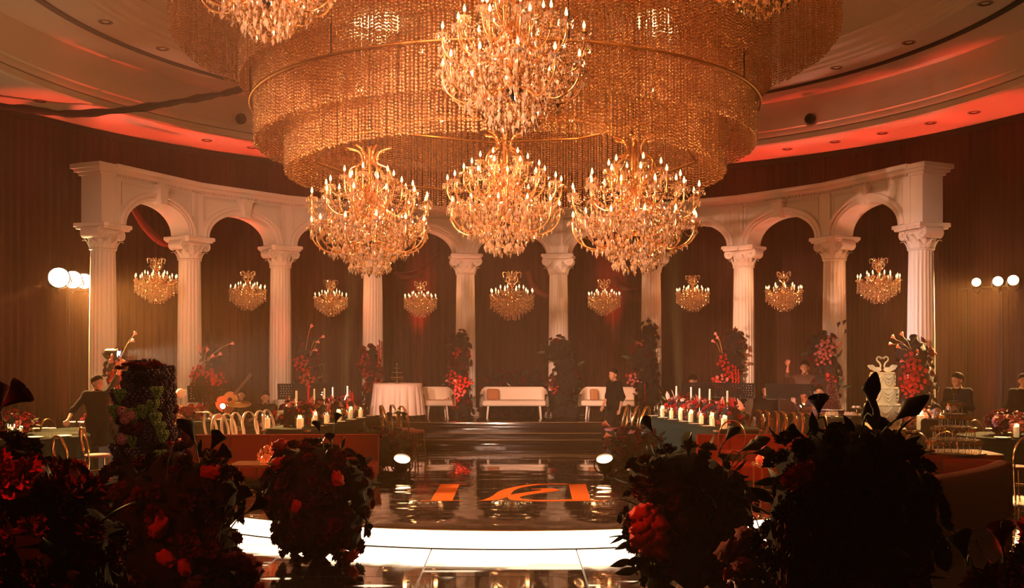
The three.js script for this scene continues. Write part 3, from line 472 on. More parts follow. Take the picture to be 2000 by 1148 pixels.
{ // tallest, right foreground
  const d = 6.4, t = arrangement('tall black flower arrangement with large dark calla lilies standing out above it before the cake', 1660, d, [[0, .45, 0, .46, .6, .4], [.04, 1.0, 0, .5, .5, .4], [-.12, 1.35, 0, .36, .28, .34], [.2, 1.2, .02, .3, .34, .32], [-.35, .95, .05, .2, .4, .26], [.12, 1.5, 0, .22, .18, .24]], 360,
    [['carnation', FL.black, 4, 1.2], ['rose', FL.dark, 2.5, 1.1], ['carnation', FL.dark, 2, 1.2], ['leaf', FL.leaf, 2, .9]], 105);
  for (const [fx, fy, tx, ty, dr, s] of [[1660, 850, 1676, 792, [.04, 1, -.35], .85], [1672, 880, 1680, 834, [.02, .75, -.65], .85], [1668, 900, 1722, 812, [.75, .5, -.3], .88], [1600, 850, 1575, 800, [-.2, .7, .6], .9], [1590, 860, 1545, 845, [-.8, .3, .4], .8]]) calla(t, [xAt(fx, 1660, d), yAt(fy, d), .18], [xAt(tx, 1660, d), yAt(ty, d), .26], dr, FL.black, s);
  strands(t, [[xAt(1506, 1660, d), yAt(960, d), .2, .95], [xAt(1514, 1660, d), yAt(980, d), .24, .85], [xAt(1522, 1660, d), yAt(970, d), .2, 1.0]], FL.wine, 8);
  for (let i = 0; i < 3; i++) { const o = part('rose', ROSE[0], FL.red, t); o.position.set(xAt(1530 + i * 12, 1660, d), yAt(935 - i * 8, d), .3); faceTo(o, V(-.6, .5, .5).normalize(), i); o.scale.setScalar(1.3); }
}
{ // low clump between the two right bushes
  const d = 7.4, t = arrangement('low wine red flower clump between the two tall bushes right of the riser', 1472, d, [[0, .35, 0, .14, .4, .2], [.03, .62, .02, .16, .14, .16]], 110, [['carnation', FL.wine, 3, 1], ['cockscomb', FL.wine, 1, .8], ['rose', FL.red, .8, .8]], 107);
}
{ // left foreground, red lit
  const d = 5.6, t = arrangement('near flower arrangement at the left edge with large red lit roses over dark blooms', 60, d, [[-.1, .5, 0, .42, .6, .36], [-.12, 1.15, 0, .34, .42, .34], [.18, 1.05, .05, .3, .32, .3], [-.25, 1.45, 0, .22, .22, .24], [.3, .7, .05, .2, .5, .26]], 270,
    [['rose', FL.wine, 2, 1.5], ['carnation', FL.dark, 4, 1.2], ['carnation', FL.wine, 2, 1.2], ['leaf', FL.leaf, 1.4, .9]], 109);
  for (const [px, py, k] of [[40, 912, 0], [55, 908, 1], [80, 918, 0], [105, 918, 1], [60, 945, 0], [88, 940, 1], [8, 925, 1], [20, 900, 0]]) { const o = part('rose', ROSE[k], FL.red, t); o.position.set(xAt(px, 60, d), yAt(py, d), .34); faceTo(o, V(.3, .6, .8).normalize(), px); o.scale.setScalar(1.3); }
  strands(t, [[.32, 1.1, .22, 1], [.38, 1.0, .2, .95], [.44, .95, .18, .9], [.48, 1.05, .16, 1], [.54, .85, .15, .8]], FL.dark, 9);
  calla(t, [xAt(25, 60, d), yAt(845, d), .3], [xAt(62, 60, d), yAt(785, d), .3], [.75, .5, .3], FL.wine, 1.1); 
  calla(t, [xAt(30, 60, d), yAt(860, d), .2], [xAt(36, 60, d), yAt(798, d), .2], [-.1, 1, .1], FL.wine, .9);
}
{ // bush left of centre
  const d = 7.9, t = arrangement('wide dark red flower mass below the tower of grapes at the left', 330, d, [[0, .4, 0, .5, .5, .42], [.1, .95, 0, .42, .42, .36], [-.25, .8, 0, .35, .45, .34], [.36, .95, .05, .2, .3, .25], [.38, .55, .05, .18, .4, .24]], 300,
    [['carnation', FL.dark, 4, 1.1], ['carnation', FL.wine, 2.4, 1.1], ['rose', FL.wine, 1.4, 1.1], ['cockscomb', FL.red, .5, .8], ['leaf', FL.leaf, 1.6, .8]], 111);
  for (const [fx, fy, tx, ty, dr] of [[410, 905, 436, 868, [.5, .8, .3]], [408, 900, 402, 852, [-.3, .9, .3]], [400, 910, 440, 885, [.8, .4, .3]], [440, 1040, 482, 972, [.55, .7, .2]], [445, 1045, 462, 975, [.2, .9, .2]], [450, 1048, 508, 985, [.75, .5, .2]]]) calla(t, [xAt(fx, 330, d), yAt(fy, d), .25], [xAt(tx, 330, d), yAt(ty, d), .3], dr, FL.black, .95);
  calla(t, [xAt(355, 330, d), yAt(930, d), .36], [xAt(366, 330, d), yAt(868, d), .38], [.1, .9, .5], FL.pink, .45);
}
{ // low clump at the foot
  const d = 7.2; arrangement('low wine red flower clump at the foot of the left flower mass', 455, d, [[0, .24, 0, .18, .34, .22], [-.12, .2, .05, .2, .28, .2]], 130, [['carnation', FL.dark, 3, 1], ['cockscomb', FL.wine, 1.4, .8], ['rose', FL.wine, 1, .9]], 113);
}
{ // bottom right corner
  const d = 5.3, t = arrangement('red lit flower arrangement in the lower right corner beside the curved sofa', 1965, d, [[0, .55, 0, .22, .34, .24], [.1, .8, 0, .2, .26, .22], [-.08, .42, .05, .2, .26, .22]], 150, [['rose', FL.wine, 2, 1.4], ['carnation', FL.red, 1, 1.1], ['carnation', FL.dark, 2, 1.1], ['leaf', FL.leaf, 1, .8]], 115);
  calla(t, [xAt(1885, 1965, d), yAt(1108, d), .1], [xAt(1858, 1965, d), yAt(1076, d), .16], [-.35, .9, .25], FL.black, .95); calla(t, [xAt(1925, 1965, d), yAt(1100, d), .2], [xAt(1915, 1965, d), yAt(1048, d), .24], [-.3, .8, .5], FL.wine, 1);
  for (const [px, py] of [[1985, 1020], [1990, 1045], [1968, 1035]]) { const o = part('rose', ROSE[0], FL.red, t); o.position.set(xAt(px, 1965, d), yAt(py, d), .26); faceTo(o, V(-.3, .6, .8).normalize(), px); o.scale.setScalar(1.4); }
}
{ // tower of grapes and hydrangeas on its own stand
  const d = 9.2, px = 287, p = at(px, 690, d), t = thing('grape_tower', 'tower of dark grapes, green grapes and hydrangeas topped with red blossom at the left', 'grapes', V(p.x, .012, p.z));
  part('stand', cr(M(lathe([[.001, 0], [.2, 0], [.2, .02], [.05, .05], [.03, .1], [.03, .9], [.16, .93], [.16, .95], [.001, .95]], 20)), .5), MT.blackMetal, t);
  blooms(t, [[-.02, 1.68, 0, .22, .36, .2], [.02, 1.3, 0, .26, .3, .22], [.1, 1.05, .02, .28, .25, .24], [.02, 1.97, 0, .16, .1, .14]], 230, [['grape_cluster', FL.grape, 5, 1], ['grape_cluster', FL.green, .7, 1], ['hydrangea', FL.wine, .35, .75], ['hydrangea', FL.pink, .12, .7], ['carnation', FL.dark, 1, .9]], 117);
  for (const [qx, qy, m] of [[270, 797, 0], [282, 803, 0], [330, 822, 0], [336, 838, 0], [322, 805, 0], [332, 875, 0], [335, 890, 0], [278, 812, 1], [262, 803, 1], [268, 818, 1], [300, 790, 0], [318, 780, 0], [245, 790, 0], [255, 760, 0], [325, 755, 0]]) { const o = part(m ? 'hydrangea' : 'grape_cluster', m ? HYDRANGEA : GRAPES, m ? FL.pink : FL.green, t); o.position.set(xAt(qx, px, d), yAt(qy, d), .25); if (m) faceTo(o, V(0, .5, 1).normalize(), qx); o.scale.setScalar(m ? .6 : .85); }
  for (const [qx, qy] of [[262, 716], [275, 714], [290, 716], [303, 720], [310, 714], [318, 712], [324, 716], [250, 722]]) { const o = part('red_blossom', CARNATION[qx % 2], FL.red, t); o.position.set(xAt(qx, px, d), yAt(qy, d), .04); o.scale.setScalar(.75); o.rotation.y = qx; o.position.z += .16; }
}
// ---------------------------------------------------------------- sofas
function tubSofa(w, label, p, turn, m = MT.cream) {
  const t = thing('cream_sofa', label, 'sofa', p, turn), D = .66, hb = .83;
  const path = (u) => { const L = [[-w / 2, D / 2], [-w / 2, -D / 2 + .2], [-w / 2 + .08, -D / 2 + .05], [-w / 2 + .24, -D / 2], [0, -D / 2 - .02], [w / 2 - .24, -D / 2], [w / 2 - .08, -D / 2 + .05], [w / 2, -D / 2 + .2], [w / 2, D / 2]]; return L; };
  const cv = new THREE.CatmullRomCurve3(path().map(([x, z]) => V(x, 0, z)), false, 'catmullrom', .3);
  const shell = surf(60, 16, (u, v) => { const c = cv.getPoint(u), tg = cv.getTangent(u), n = V(tg.z, 0, -tg.x).normalize(), back = Math.sin(u * PI), top = .66 + (hb - .66) * Math.min(1, back * 1.5); const a = v * TAU, ex = Math.sign(Math.cos(a)) * Math.pow(Math.abs(Math.cos(a)), .5) * .045, ey = Math.sign(Math.sin(a)) * Math.pow(Math.abs(Math.sin(a)), .5); const lo = .33, y = (lo + top) / 2 + ey * (top - lo) / 2, fl = .06 * (y - lo); return [c.x + n.x * (ex - fl), y, c.z + n.z * (ex - fl)]; });
  part('backrest', shell, m, t);
  part('seat', M(rbox(w - .06, .15, D, .05, 0, .415, .0, 3)), m, t);
  for (const sx of [-1, 1]) for (const sz of [-1, 1]) part('leg', mv(cyl(.017, .026, .36, 10), sx * (w / 2 - .14), 0, sz * (D / 2 - .08), sz * -.08, 0, sx * .08), MT.white, t);
  t.scale.y = .9; return t;
}
{
  const fy = AH;
  const c = at(1004, 800, 23.45); tubSofa(1.56, 'cream two seat sofa with slanted legs in the middle of the stage', V(c.x, fy, c.z));
  const l = at(853, 800, 23.5); tubSofa(.76, 'cream tub armchair in shade beside the white cloth table', V(l.x, fy, l.z), .18);
  const r = at(1190, 800, 23.4); tubSofa(1.34, 'cream sofa partly hidden by the waiter on the stage', V(r.x, fy, r.z), -.2);
  const q = at(963, 772, 23.4); solo('cushion', rbox(.3, .27, .11, .045), mat([.35, .13, .045], .7), 'brown square cushion at one end of the middle cream sofa', 'cushion', V(q.x, fy + .57, q.z - .06), .25).rotation.x = -.15;
  const q2 = at(1154, 772, 23.35); solo('cushion', rbox(.2, .27, .11, .045), mat([.42, .2, .09], .7), 'tan cushion at one end of the cream sofa behind the waiter', 'cushion', V(q2.x + .08, fy + .57, q2.z - .05), .4).rotation.x = -.15;
}
// red velvet lounge: straight back in upholstered panels, long seat
function lounge(label, p, turn, w, n, arm) {
  const t = thing('red_lounge', label, 'sofa', p, turn), pw = w / n;
  part('base', rbox(w - .06, .1, .74, .01, 0, .05, 0), MT.black, t);
  for (let k = 0; k < n; k++) { const x = -w / 2 + (k + .5) * pw; part('seat_cushion', rbox(pw - .006, .22, .8, .03, x, .21, .02, 2), MT.velvet, t); part('back_panel', mv(rbox(pw - .006, .43, .13, .025), x, .485, -.34, -.08), MT.velvet, t); }
  if (arm) part('armrest', M(rbox(.15, .62, .86, .06, arm * (w / 2 + .05), .38, .0, 3)), MT.velvet, t); else part('armrest', M(rbox(.05, .64, .2, .02, -w / 2, .38, -.32, 2)), MT.velvet, t);
  part('welt', M(rbox(w, .016, .016, .006, 0, .695, -.29), rbox(w, .016, .016, .006, 0, .695, -.41)), MT.velvet, t);
  return t;
}
lounge('straight red velvet lounge behind the round flower bush, left side', V(-3.35, PH, -14.3), .03, 2.75, 5, -1);
lounge('straight red velvet lounge with a raised arm, right side behind the dark calla lilies', V(3.72, PH, -14.3), -.02, 1.95, 4, 1);
// curved red sofas that follow the dance floor, seen from behind
function curvedSofa(label, a0, a1, endArm) {
  const t = thing('curved_sofa', label, 'sofa', V(PC.x, 0, PC.z)), N = 40;
  const sweep = (prof) => surf(N, prof.length - 1, (u, v) => { const a = a0 + (a1 - a0) * u, [r, y] = prof[Math.round(v * (prof.length - 1))]; return [Math.sin(a) * r, y, Math.cos(a) * r]; });
  const rd = (pts) => new THREE.CatmullRomCurve3(pts.map(([x, y]) => V(x, y, 0)), true, 'catmullrom', .25).getPoints(48).map((q) => [q.x, q.y]);
  part('backrest', sweep(rd([[7.42, .12], [7.64, .12], [7.68, .4], [7.7, .69], [7.66, .78], [7.58, .81], [7.5, .78], [7.46, .7], [7.42, .42]])), MT.velvet, t);
  part('seat', sweep(rd([[6.9, .13], [7.44, .13], [7.44, .42], [7.3, .44], [6.95, .43], [6.88, .38]])), MT.velvet, t);
  part('base', sweep(rd([[6.98, 0], [7.6, 0], [7.6, .13], [6.98, .13]])), MT.black, t);
  for (const a of [a0, a1]) part('arm_end', mv(rbox(.16, .72, .82, .07, 0, .44, 0, 3), Math.sin(a) * 7.3, 0, Math.cos(a) * 7.3, 0, a), MT.velvet, t);
  return t;
}
curvedSofa('curved red velvet sofa seen from behind in the right foreground', rad(32), rad(54.5));
curvedSofa('curved red velvet sofa whose top edge shows left of the grape tower', -rad(52), -rad(34));
// glass side tables with thin gold legs
function sideTable(label, p, w, d) {
  const t = thing('glass_table', label, 'side table', p);
  part('tabletop', rbox(w, .018, d, .006, 0, .42, 0), mat([.5, .3, .18], .06, { metalness: .7 }), t);
  for (const sx of [-1, 1]) for (const sz of [-1, 1]) part('leg', box(.018, .41, .018, sx * (w / 2 - .02), .205, sz * (d / 2 - .02)), MT.brass, t);
  part('rail', M(box(w, .016, .016, 0, .4, d / 2), box(w, .016, .016, 0, .4, -d / 2), box(.016, .016, d, w / 2, .4, 0), box(.016, .016, d, -w / 2, .4, 0), box(w, .014, .014, 0, .03, d / 2)), MT.brass, t);
}
sideTable('low table with thin gold legs before the left red lounge', V(-3.35, PH, -13.3), .85, .5);
sideTable('low table with thin gold legs before the right red lounge', V(3.72, PH, -13.25), .85, .5);
{ // thin gold strip set in the dance floor before the lounges
  for (const [x, s] of [[-3.4, 'left'], [3.75, 'right']]) solo('floor_strip', rbox(2.6, .012, .05, .004), MT.brass, `thin gold strip along the floor in front of the ${s} red lounge`, 'floor strip', V(x, PH + .006, -13.75));
}
// vases on the side tables
function bubbleVase(label, p, s, glassM) { const t = thing('bubble_vase', label, 'vase', p); part('vase_body', lathe([[.001, 0], [.035, .002], [.058, .04], [.055, .075], [.03, .1], [.022, .12], [.026, .13], [.02, .13], [.016, .118], [.024, .1], [.048, .075], [.05, .04], [.001, .01]], 24).scale(s, s, s), glassM, t); return t; }
const frost = mat([.9, .55, .4], .3, { transmission: .6, ior: 1.45 });
bubbleVase('left one of two round frosted vases on the right gold legged table', V(3.34, PH + .43, -13.25), 1, frost); bubbleVase('right one of two round frosted vases on the right gold legged table', V(3.5, PH + .43, -13.25), 1, frost);
{
  const t = thing('flower_vase', 'slim vase with one pale bloom between the two round vases', 'vase', V(3.42, PH + .43, -13.31));
  part('vase_body', lathe([[.001, 0], [.03, 0], [.022, .05], [.012, .16], [.016, .17]], 16), FL.wine, t); const o = part('orchid', ORCHID, FL.cream, t); o.position.y = .2; o.scale.setScalar(.9); part('stem', cyl(.004, .004, .1, 6, 0, .12, 0), MT.stem, t);
  const u = thing('orchid_bunch', 'bunch of pale orchids in round vases on the left gold legged table', 'orchids', V(-3.28, PH + .43, -13.25));
  part('vase_body', M(mv(lathe([[.001, 0], [.05, .01], [.06, .05], [.03, .1], [.001, .1]], 18), -.06, 0, 0), mv(lathe([[.001, 0], [.05, .01], [.06, .05], [.03, .1], [.001, .1]], 18), .07, 0, .02)), frost, u);
  [[-.09, .15, .05], [-.02, .2, .06], [.06, .17, .05], [.0, .1, .09], [.1, .11, .06], [-.12, .09, .05], [.04, .24, .02]].forEach(([x, y, z], k) => { const o2 = part('orchid', ORCHID, mat([.6, .3, .12], .5), u); o2.position.set(x, y, z); o2.rotation.set(-.2, k * .5 - 1, k); o2.scale.setScalar(.95); });
}
// ---------------------------------------------------------------- hoop chairs
function hoopChair(m, seatM) {
  const t = thing('hoop_chair', '', 'chair');
  const arch = []; for (let i = 0; i <= 24; i++) { const a = -.5 + (PI + 1) * i / 24; arch.push([-.19 * Math.cos(a), .66 + .27 * Math.sin(a), -.2 - .05 * Math.sin(a)]); }
  const cv = new THREE.CatmullRomCurve3(arch.map((p) => V(...p)));
  part('back_hoop', surf(44, 8, (u, v) => { const p = cv.getPoint(u), tg = cv.getTangent(u), o = V(0, 0, 1).cross(tg).normalize(), a = v * TAU; return [p.x + o.x * Math.cos(a) * .012, p.y + o.y * Math.cos(a) * .012, p.z + Math.sin(a) * .028]; }), m, t);
  part('seat', cr(lathe([[.001, .43], [.19, .43], [.21, .445], [.21, .465], [.19, .48], [.001, .49]], 24), .5), seatM, t);
  for (const [x, z] of [[-.14, .14], [.14, .14]]) part('leg', tube([[x, .44, z], [x * 1.12, .2, z * 1.08], [x * 1.22, 0, z * 1.18]], .014, 8, 6), m, t);
  for (const sx of [-1, 1]) part('leg', tube([[sx * .165, .53, -.185], [sx * .15, .4, -.16], [sx * .165, 0, -.21]], .015, 10, 6), m, t);
  part('stretcher', new THREE.TorusGeometry(.16, .009, 6, 28).rotateX(PI / 2).translate(0, .2, -.01), m, t);
  return t;
}
const goldChair = hoopChair(mat([.5, .24, .08], .22, { metalness: .9 }), mat([.2, .03, .02], .7)), clearChair = hoopChair(mat([.9, .75, .65], .06, { metalness: .35, clearcoat: 1 }), MT.acrylic);
let usedG = 0, usedC = 0;
function chair(kind, px, d, turn, label, group, fy = 0) {
  const p = at(px, 690, d); p.y = fy; const root = kind === 'gold' ? goldChair : clearChair; const o = (kind === 'gold' ? usedG++ : usedC++) ? dup(root, p, turn, label, group) : root;
  o.position.copy(p); o.rotation.y = turn; o.userData.label = label; o.userData.group = group; return o;
}
[[450, 15.7], [468, 15.9], [486, 16.2], [508, 16.4], [532, 16.7], [546, 17]].forEach(([px, d], k) => chair('clear', px, d, 1.15 + (k % 3) * .1, `${ORD[k]} clear hoop back chair from the left in the row beside the left candle table`, 'clear chairs at the left candle table', PH));
[[1457, 16.9], [1470, 16.7], [1487, 16.5], [1502, 16.4], [1521, 16.2], [1535, 16.1], [1553, 16], [1578, 15.9]].forEach(([px, d], k) => chair('gold', px, d, -1.2 - (k % 3) * .1, `${ORD[k]} gold hoop back chair from the left in the row beside the right candle table`, 'gold chairs at the right candle table', PH));
chair('gold', 143, 14.6, 2.5, 'gold hoop back chair with its back to the hall at the near left table', 'gold chairs at the left tables', .012); chair('gold', 190, 16.2, 2.2, 'gold hoop back chair just left of the grape tower', 'gold chairs at the left tables', .012); chair('gold', 112, 18.0, 1.2, 'gold hoop back chair between the two left tables', 'gold chairs at the left tables', .012); chair('gold', 376, 17.2, 1.4, 'gold hoop back chair behind the grape tower at the third left table', 'gold chairs at the left tables', PH); chair('clear', 432, 16.6, 2.4, 'clear hoop back chair at the third left table', 'chairs at the third left table', PH);
chair('gold', 1430, 14.6, 2.9, 'dark hoop back chair at the near end of the right candle table', 'chairs at the right candle table ends', PH); chair('gold', 1792, 15.2, 2.7, 'hoop back chair behind the cake table beside the two pillar candles', 'gold chairs at the right tables', .012); chair('gold', 1838, 15.4, 3.0, 'hoop back chair seen through the champagne tower', 'gold chairs at the right tables', .012); chair('gold', 1985, 14.5, 3.3, 'hoop back chair at the right edge before the dark green table', 'gold chairs at the right tables', .012); chair('gold', 1925, 17.6, .3, 'hoop back chair behind the dark green table at the right', 'gold chairs at the right tables', .012);
// chairs at the stage ends of the candle tables, with reflecting gold backs
[[770, 18.6], [790, 18.8], [808, 18.4]].forEach(([px, d], k) => chair('gold', px, d, 1.9 + k * .1, `${ORD[k]} gold hoop chair from the left at the far end of the left candle table`, 'gold chairs beside the runway', PH));
[[1202, 18.8], [1222, 18.5], [1240, 18.2]].forEach(([px, d], k) => chair('gold', px, d, -1.9 - k * .1, `${ORD[k]} gold hoop chair from the left at the far end of the right candle table`, 'gold chairs beside the runway', PH));
// ---------------------------------------------------------------- tables and what stands on them
function drapedCloth(label, p, turn, w, d, h, m, cat = 'tablecloth', fold = .03, round = .12, nf = 26) {   // rounded rectangle top, hanging sides with folds
  const per = (u) => { const a = u * TAU, c = Math.cos(a), s = Math.sin(a), e = 2 / (2 + 10 * (1 - Math.min(1, round))); return [Math.sign(c) * Math.pow(Math.abs(c), e) * w / 2, Math.sign(s) * Math.pow(Math.abs(s), e) * d / 2]; };
  const g = surf(220, 10, (u, v) => { const [x, z] = per(u); if (v < .2) { const k = v / .2; return [x * k, h - .002 * k, z * k]; } const q = (v - .2) / .8, f = 1 + (fold * (Math.sin(u * TAU * nf) + .5 * Math.sin(u * TAU * nf * .43 + 1)) * q + .05 * q) / Math.hypot(x, z); return [x * f, h - .004 - (h - .02) * q, z * f]; });
  return solo('tablecloth', g, m, label, cat, p, turn);
}
function tableFrame(label, p, turn, w, d, h) { const t = thing('banquet_table', label, 'table', p, turn); part('tabletop', rbox(w - .03, .03, d - .03, .01, 0, h - .025, 0), mat([.2, .12, .06], .6), t); for (const sx of [-1, 1]) for (const sz of [-1, 1]) part('leg', cyl(.018, .018, h - .04, 8, sx * (w / 2 - .12), 0, sz * (d / 2 - .12)), MT.blackMetal, t); }
// small tableware, one of each and copies
const WICK = mat([.02, .015, .01], .8), CANDLE_FLAME = glow(1, .7, .28, 6);
const flameG = lathe([[.001, 0], [.006, .006], [.008, .016], [.004, .032], [.001, .042]], 8);
const waxM = new THREE.MeshPhysicalMaterial({ color: new THREE.Color(.85, .68, .4), roughness: .5, emissive: new THREE.Color(1, .62, .22), emissiveIntensity: .35 });
const protoCandle = (() => { const t = thing('pillar_candle', '', 'candle'); part('candle_body', cr(lathe([[.001, .006], [.036, .006], [.038, .01], [.038, .155], [.034, .16], [.02, .153], [.001, .15]], 18), .5), waxM, t); part('wick', cyl(.0015, .0015, .014, 5, 0, .15, 0), WICK, t); part('candle_flame', flameG.clone().translate(0, .16, 0), CANDLE_FLAME, t); part('glass_cylinder', lathe([[.001, 0], [.06, 0], [.062, .004], [.062, .21]], 22), MT.glass, t); return t; })();
const protoTaper = (() => { const t = thing('taper_candle', '', 'candle'); part('holder', lathe([[.001, 0], [.045, 0], [.045, .008], [.012, .02], [.008, .12], [.008, .25], [.014, .28], [.016, .31], [.001, .31]], 14), MT.chrome, t); part('candle_body', cyl(.013, .011, .15, 10, 0, .3, 0), mat([.85, .78, .68], .5), t); return t; })();
const protoPlate = (() => { const t = thing('dinner_plate', '', 'plate'); part('plate', cr(lathe([[.001, .004], [.075, .004], [.09, .008], [.135, .02], [.137, .016], [.085, 0], [.001, 0]], 28), .5), MT.white, t); part('gold_rim', new THREE.TorusGeometry(.136, .003, 5, 28).rotateX(PI / 2).translate(0, .018, 0), MT.gold, t); return t; })();
const protoGlass = (() => { const t = thing('wine_glass', '', 'glass'); part('bowl', lathe([[.001, .1], [.02, .105], [.034, .13], [.036, .16], [.031, .2]], 16), MT.glass, t); part('stem', cyl(.004, .004, .1, 6, 0, .003, 0), MT.glass, t); part('foot', lathe([[.001, .004], [.03, .002], [.031, 0]], 16), MT.glass, t); return t; })();
const protoJar = (() => { const t = thing('lidded_jar', '', 'jar'); part('glass_body', lathe([[.001, 0], [.05, .002], [.052, .01], [.052, .13], [.046, .14]], 18), MT.glass, t); part('lid', cr(lathe([[.001, .155], [.045, .155], [.055, .15], [.056, .136], [.001, .135]], 18), .5), MT.white, t); return t; })();
const used = new Map();
function put(root, p, label, group, turn = 0, s = 1) { const o = used.get(root) ? dup(root, p, turn, label, group) : root; used.set(root, 1); o.position.copy(p); o.rotation.y = turn; o.scale.setScalar(s); tag(o, label, null, group); return o; }
// flower runner along a table: low lumps in a row
function runner(label, p, turn, len, w, seed, mix, h = .2) { const t = thing('flower_runner', label, 'flowers', p, turn), lumps = []; const n = Math.round(len / .34); for (let k = 0; k < n; k++) lumps.push([(k % 2 - .5) * .05, h * .8, -len / 2 + (k + .5) * len / n, w / 2, h * (.75 + .2 * (k % 3) / 2), len / n * .62]); blooms(t, lumps, 230, mix, seed, 1.1); const r = rng(seed); for (let k = 0; k < 26; k++) { const o = part('lily', k % 2 ? ORCHID : LEAF, [FL.pink, FL.blush, FL.red][k % 3], t); o.position.set((r() - .5) * w * .7, h + .03 + r() * .05, (r() - .5) * len); o.rotation.set((r() - .5) * .9, r() * 6, (r() - .5)); o.scale.setScalar(1.1); } return t; }
const runMix = [['rose', FL.red, 2, .75], ['carnation', FL.wine, 2, .8], ['rose', FL.pink, 1, .7], ['orchid', FL.blush, .5, 1], ['carnation', FL.red, 1, .8], ['leaf', FL.green, .4, .5]];
for (const s of [-1, 1]) {
  const side = s < 0 ? 'left' : 'right', c = V(s * 3.14, PH, -16.75), turn = s * rad(10.8), W = .78, L = 3.6, H = .75;
  tableFrame(`long table under the dark cloth carrying the ${side} row of candles`, c, turn, W, L, H);
  drapedCloth(`dark green cloth over the long ${side} candle table`, c, turn, W, L, H + .004, MT.darkCloth);
  const loc = (x, z) => V(x, H + .006, z).applyAxisAngle(V(0, 1, 0), turn).add(c);
  runner(`long low bank of red and pink flowers on the ${side} candle table`, loc(s * .16, -.15), turn, 3.0, .36, s < 0 ? 201 : 203, runMix);
  const n = s < 0 ? 12 : 14;
  for (let k = 0; k < n; k++) { const z = 1.68 - k * 3.3 / n, x = -s * (.2 - .08 * (k % 2)), p = loc(x, z); put(protoCandle, p, `${ORD[k] ?? (k === 10 ? 'eleventh' : k === 11 ? 'twelfth' : k === 12 ? 'thirteenth' : 'fourteenth')} pillar candle in glass from the near end of the ${side} candle table`, `pillar candles on the ${side} candle table`, k, 1 - .1 * (k % 3)); if (k % 3 === 0) lamp('candle_light', p.clone().add(V(0, .172, 0)), [1, .52, .18], .5); }
  if (s < 0) { const p = loc(-.3, 1.72); put(protoCandle, p, 'pillar candle in glass at the outer near corner of the left candle table', 'pillar candles on the left candle table'); }
  [[.05, 1.2], [.1, .35], [.02, .1], [.1, -.5], [.05, -1.1]].forEach(([x, z], k) => put(protoTaper, loc(s * x, z), `${ORD[k]} tall white taper candle from the near end among the ${side} table flowers`, `taper candles on the ${side} candle table`, 0, 1.25));
  for (let k = 0; k < 6; k++) { put(protoPlate, loc(-s * .29, 1.2 - k * .52), `${ORD[k]} white plate from the near end along the runway edge of the ${side} candle table`, `plates on the ${side} candle table`, 0, .7); put(protoGlass, loc(-s * .33, .95 - k * .52), `${ORD[k]} wine glass from the near end along the runway edge of the ${side} candle table`, `glasses on the ${side} candle table`); }
}
// round tables at the sides
function roundTable(px, py, rr, label, m = MT.darkCloth, fy = .012) { const d = F * (EYE - .75 - fy) / (py - 690), p = at(px, 690, d); p.y = fy; drapedCloth(label, p, 0, rr * 2, rr * 2, .75, m, 'tablecloth', .035, 1, 22); tableFrame(label.replace('cloth over', 'table frame under the cloth of'), p, 0, rr * 1.2, rr * 1.2, .745); return p.clone().setY(fy + .754); }
const tA = roundTable(70, 850, .85, 'dark green cloth over the near round table at the left edge'), tB = roundTable(150, 838, .6, 'dark cloth over the farther round table left of the grape tower'), tC = roundTable(402, 820, .45, 'dark cloth over the third round table, right of the grape tower', MT.darkCloth, PH), tD = roundTable(1975, 850, .85, 'dark green cloth over the round table at the right edge'), tE = roundTable(1795, 838, .6, 'dark cloth over the round table behind the cake table'), tG = roundTable(1632, 815, .5, 'dark cloth over the small round table before the violinists', MT.darkCloth, PH);
const on = (t, x, z) => t.clone().add(V(x, 0, z));
put(protoCandle, on(tA, -.15, .55), 'pillar candle in glass at the rim of the near left round table', 'candles on the left tables', 0, 1.1); put(protoCandle, on(tA, -.02, .5), 'second pillar candle beside the first on the near left round table', 'candles on the left tables', 1, .9); put(protoCandle, on(tA, -.55, .3), 'pillar candle at the far left of the near left round table', 'candles on the left tables', 1, 1);
[[.2, .4], [.33, .35], [.46, .38]].forEach(([x, z], k) => put(protoJar, on(tA, x, z), `${ORD[k]} lidded glass jar from the left on the near left round table`, 'lidded jars on the left tables'));
[[-.1, .2], [.02, .22], [.16, .2]].forEach(([x, z], k) => put(protoJar, on(tB, x, z), `${ORD[k]} lidded glass jar from the left on the farther left round table`, 'lidded jars on the left tables'));
put(protoCandle, on(tB, .35, .25), 'pillar candle on the farther left round table', 'candles on the left tables'); put(protoJar, on(tB, .45, .2), 'lidded glass jar beside the candle on the farther left round table', 'lidded jars on the left tables');
[[-.06, .2], [.06, .2]].forEach(([x, z], k) => put(protoJar, on(tC, x, z), `${['left', 'right'][k]} one of two lidded jars on the third left round table`, 'lidded jars on the third left table'));
[[.25, .55], [.6, .3]].forEach(([x, z], k) => put(protoPlate, on(tA, x, z), ['white plate in front of the jars on the near left round table', 'white plate right of the jars on the near left round table'][k], 'plates on the left tables')); put(protoPlate, on(tC, .22, .15), 'white plate on the third left round table', 'plates on the third left table');
function centrepiece(label, p, seed, mix = runMix, s = 1) { const t = thing('centrepiece', label, 'flowers', p); part('bowl', lathe([[.001, 0], [.08, 0], [.1, .04], [.14, .09], [.13, .09], [.001, .06]], 18), MT.brass, t); blooms(t, [[0, .2 * s, 0, .3 * s, .16 * s, .28 * s]], 90, mix, seed, 1.1); return t; }
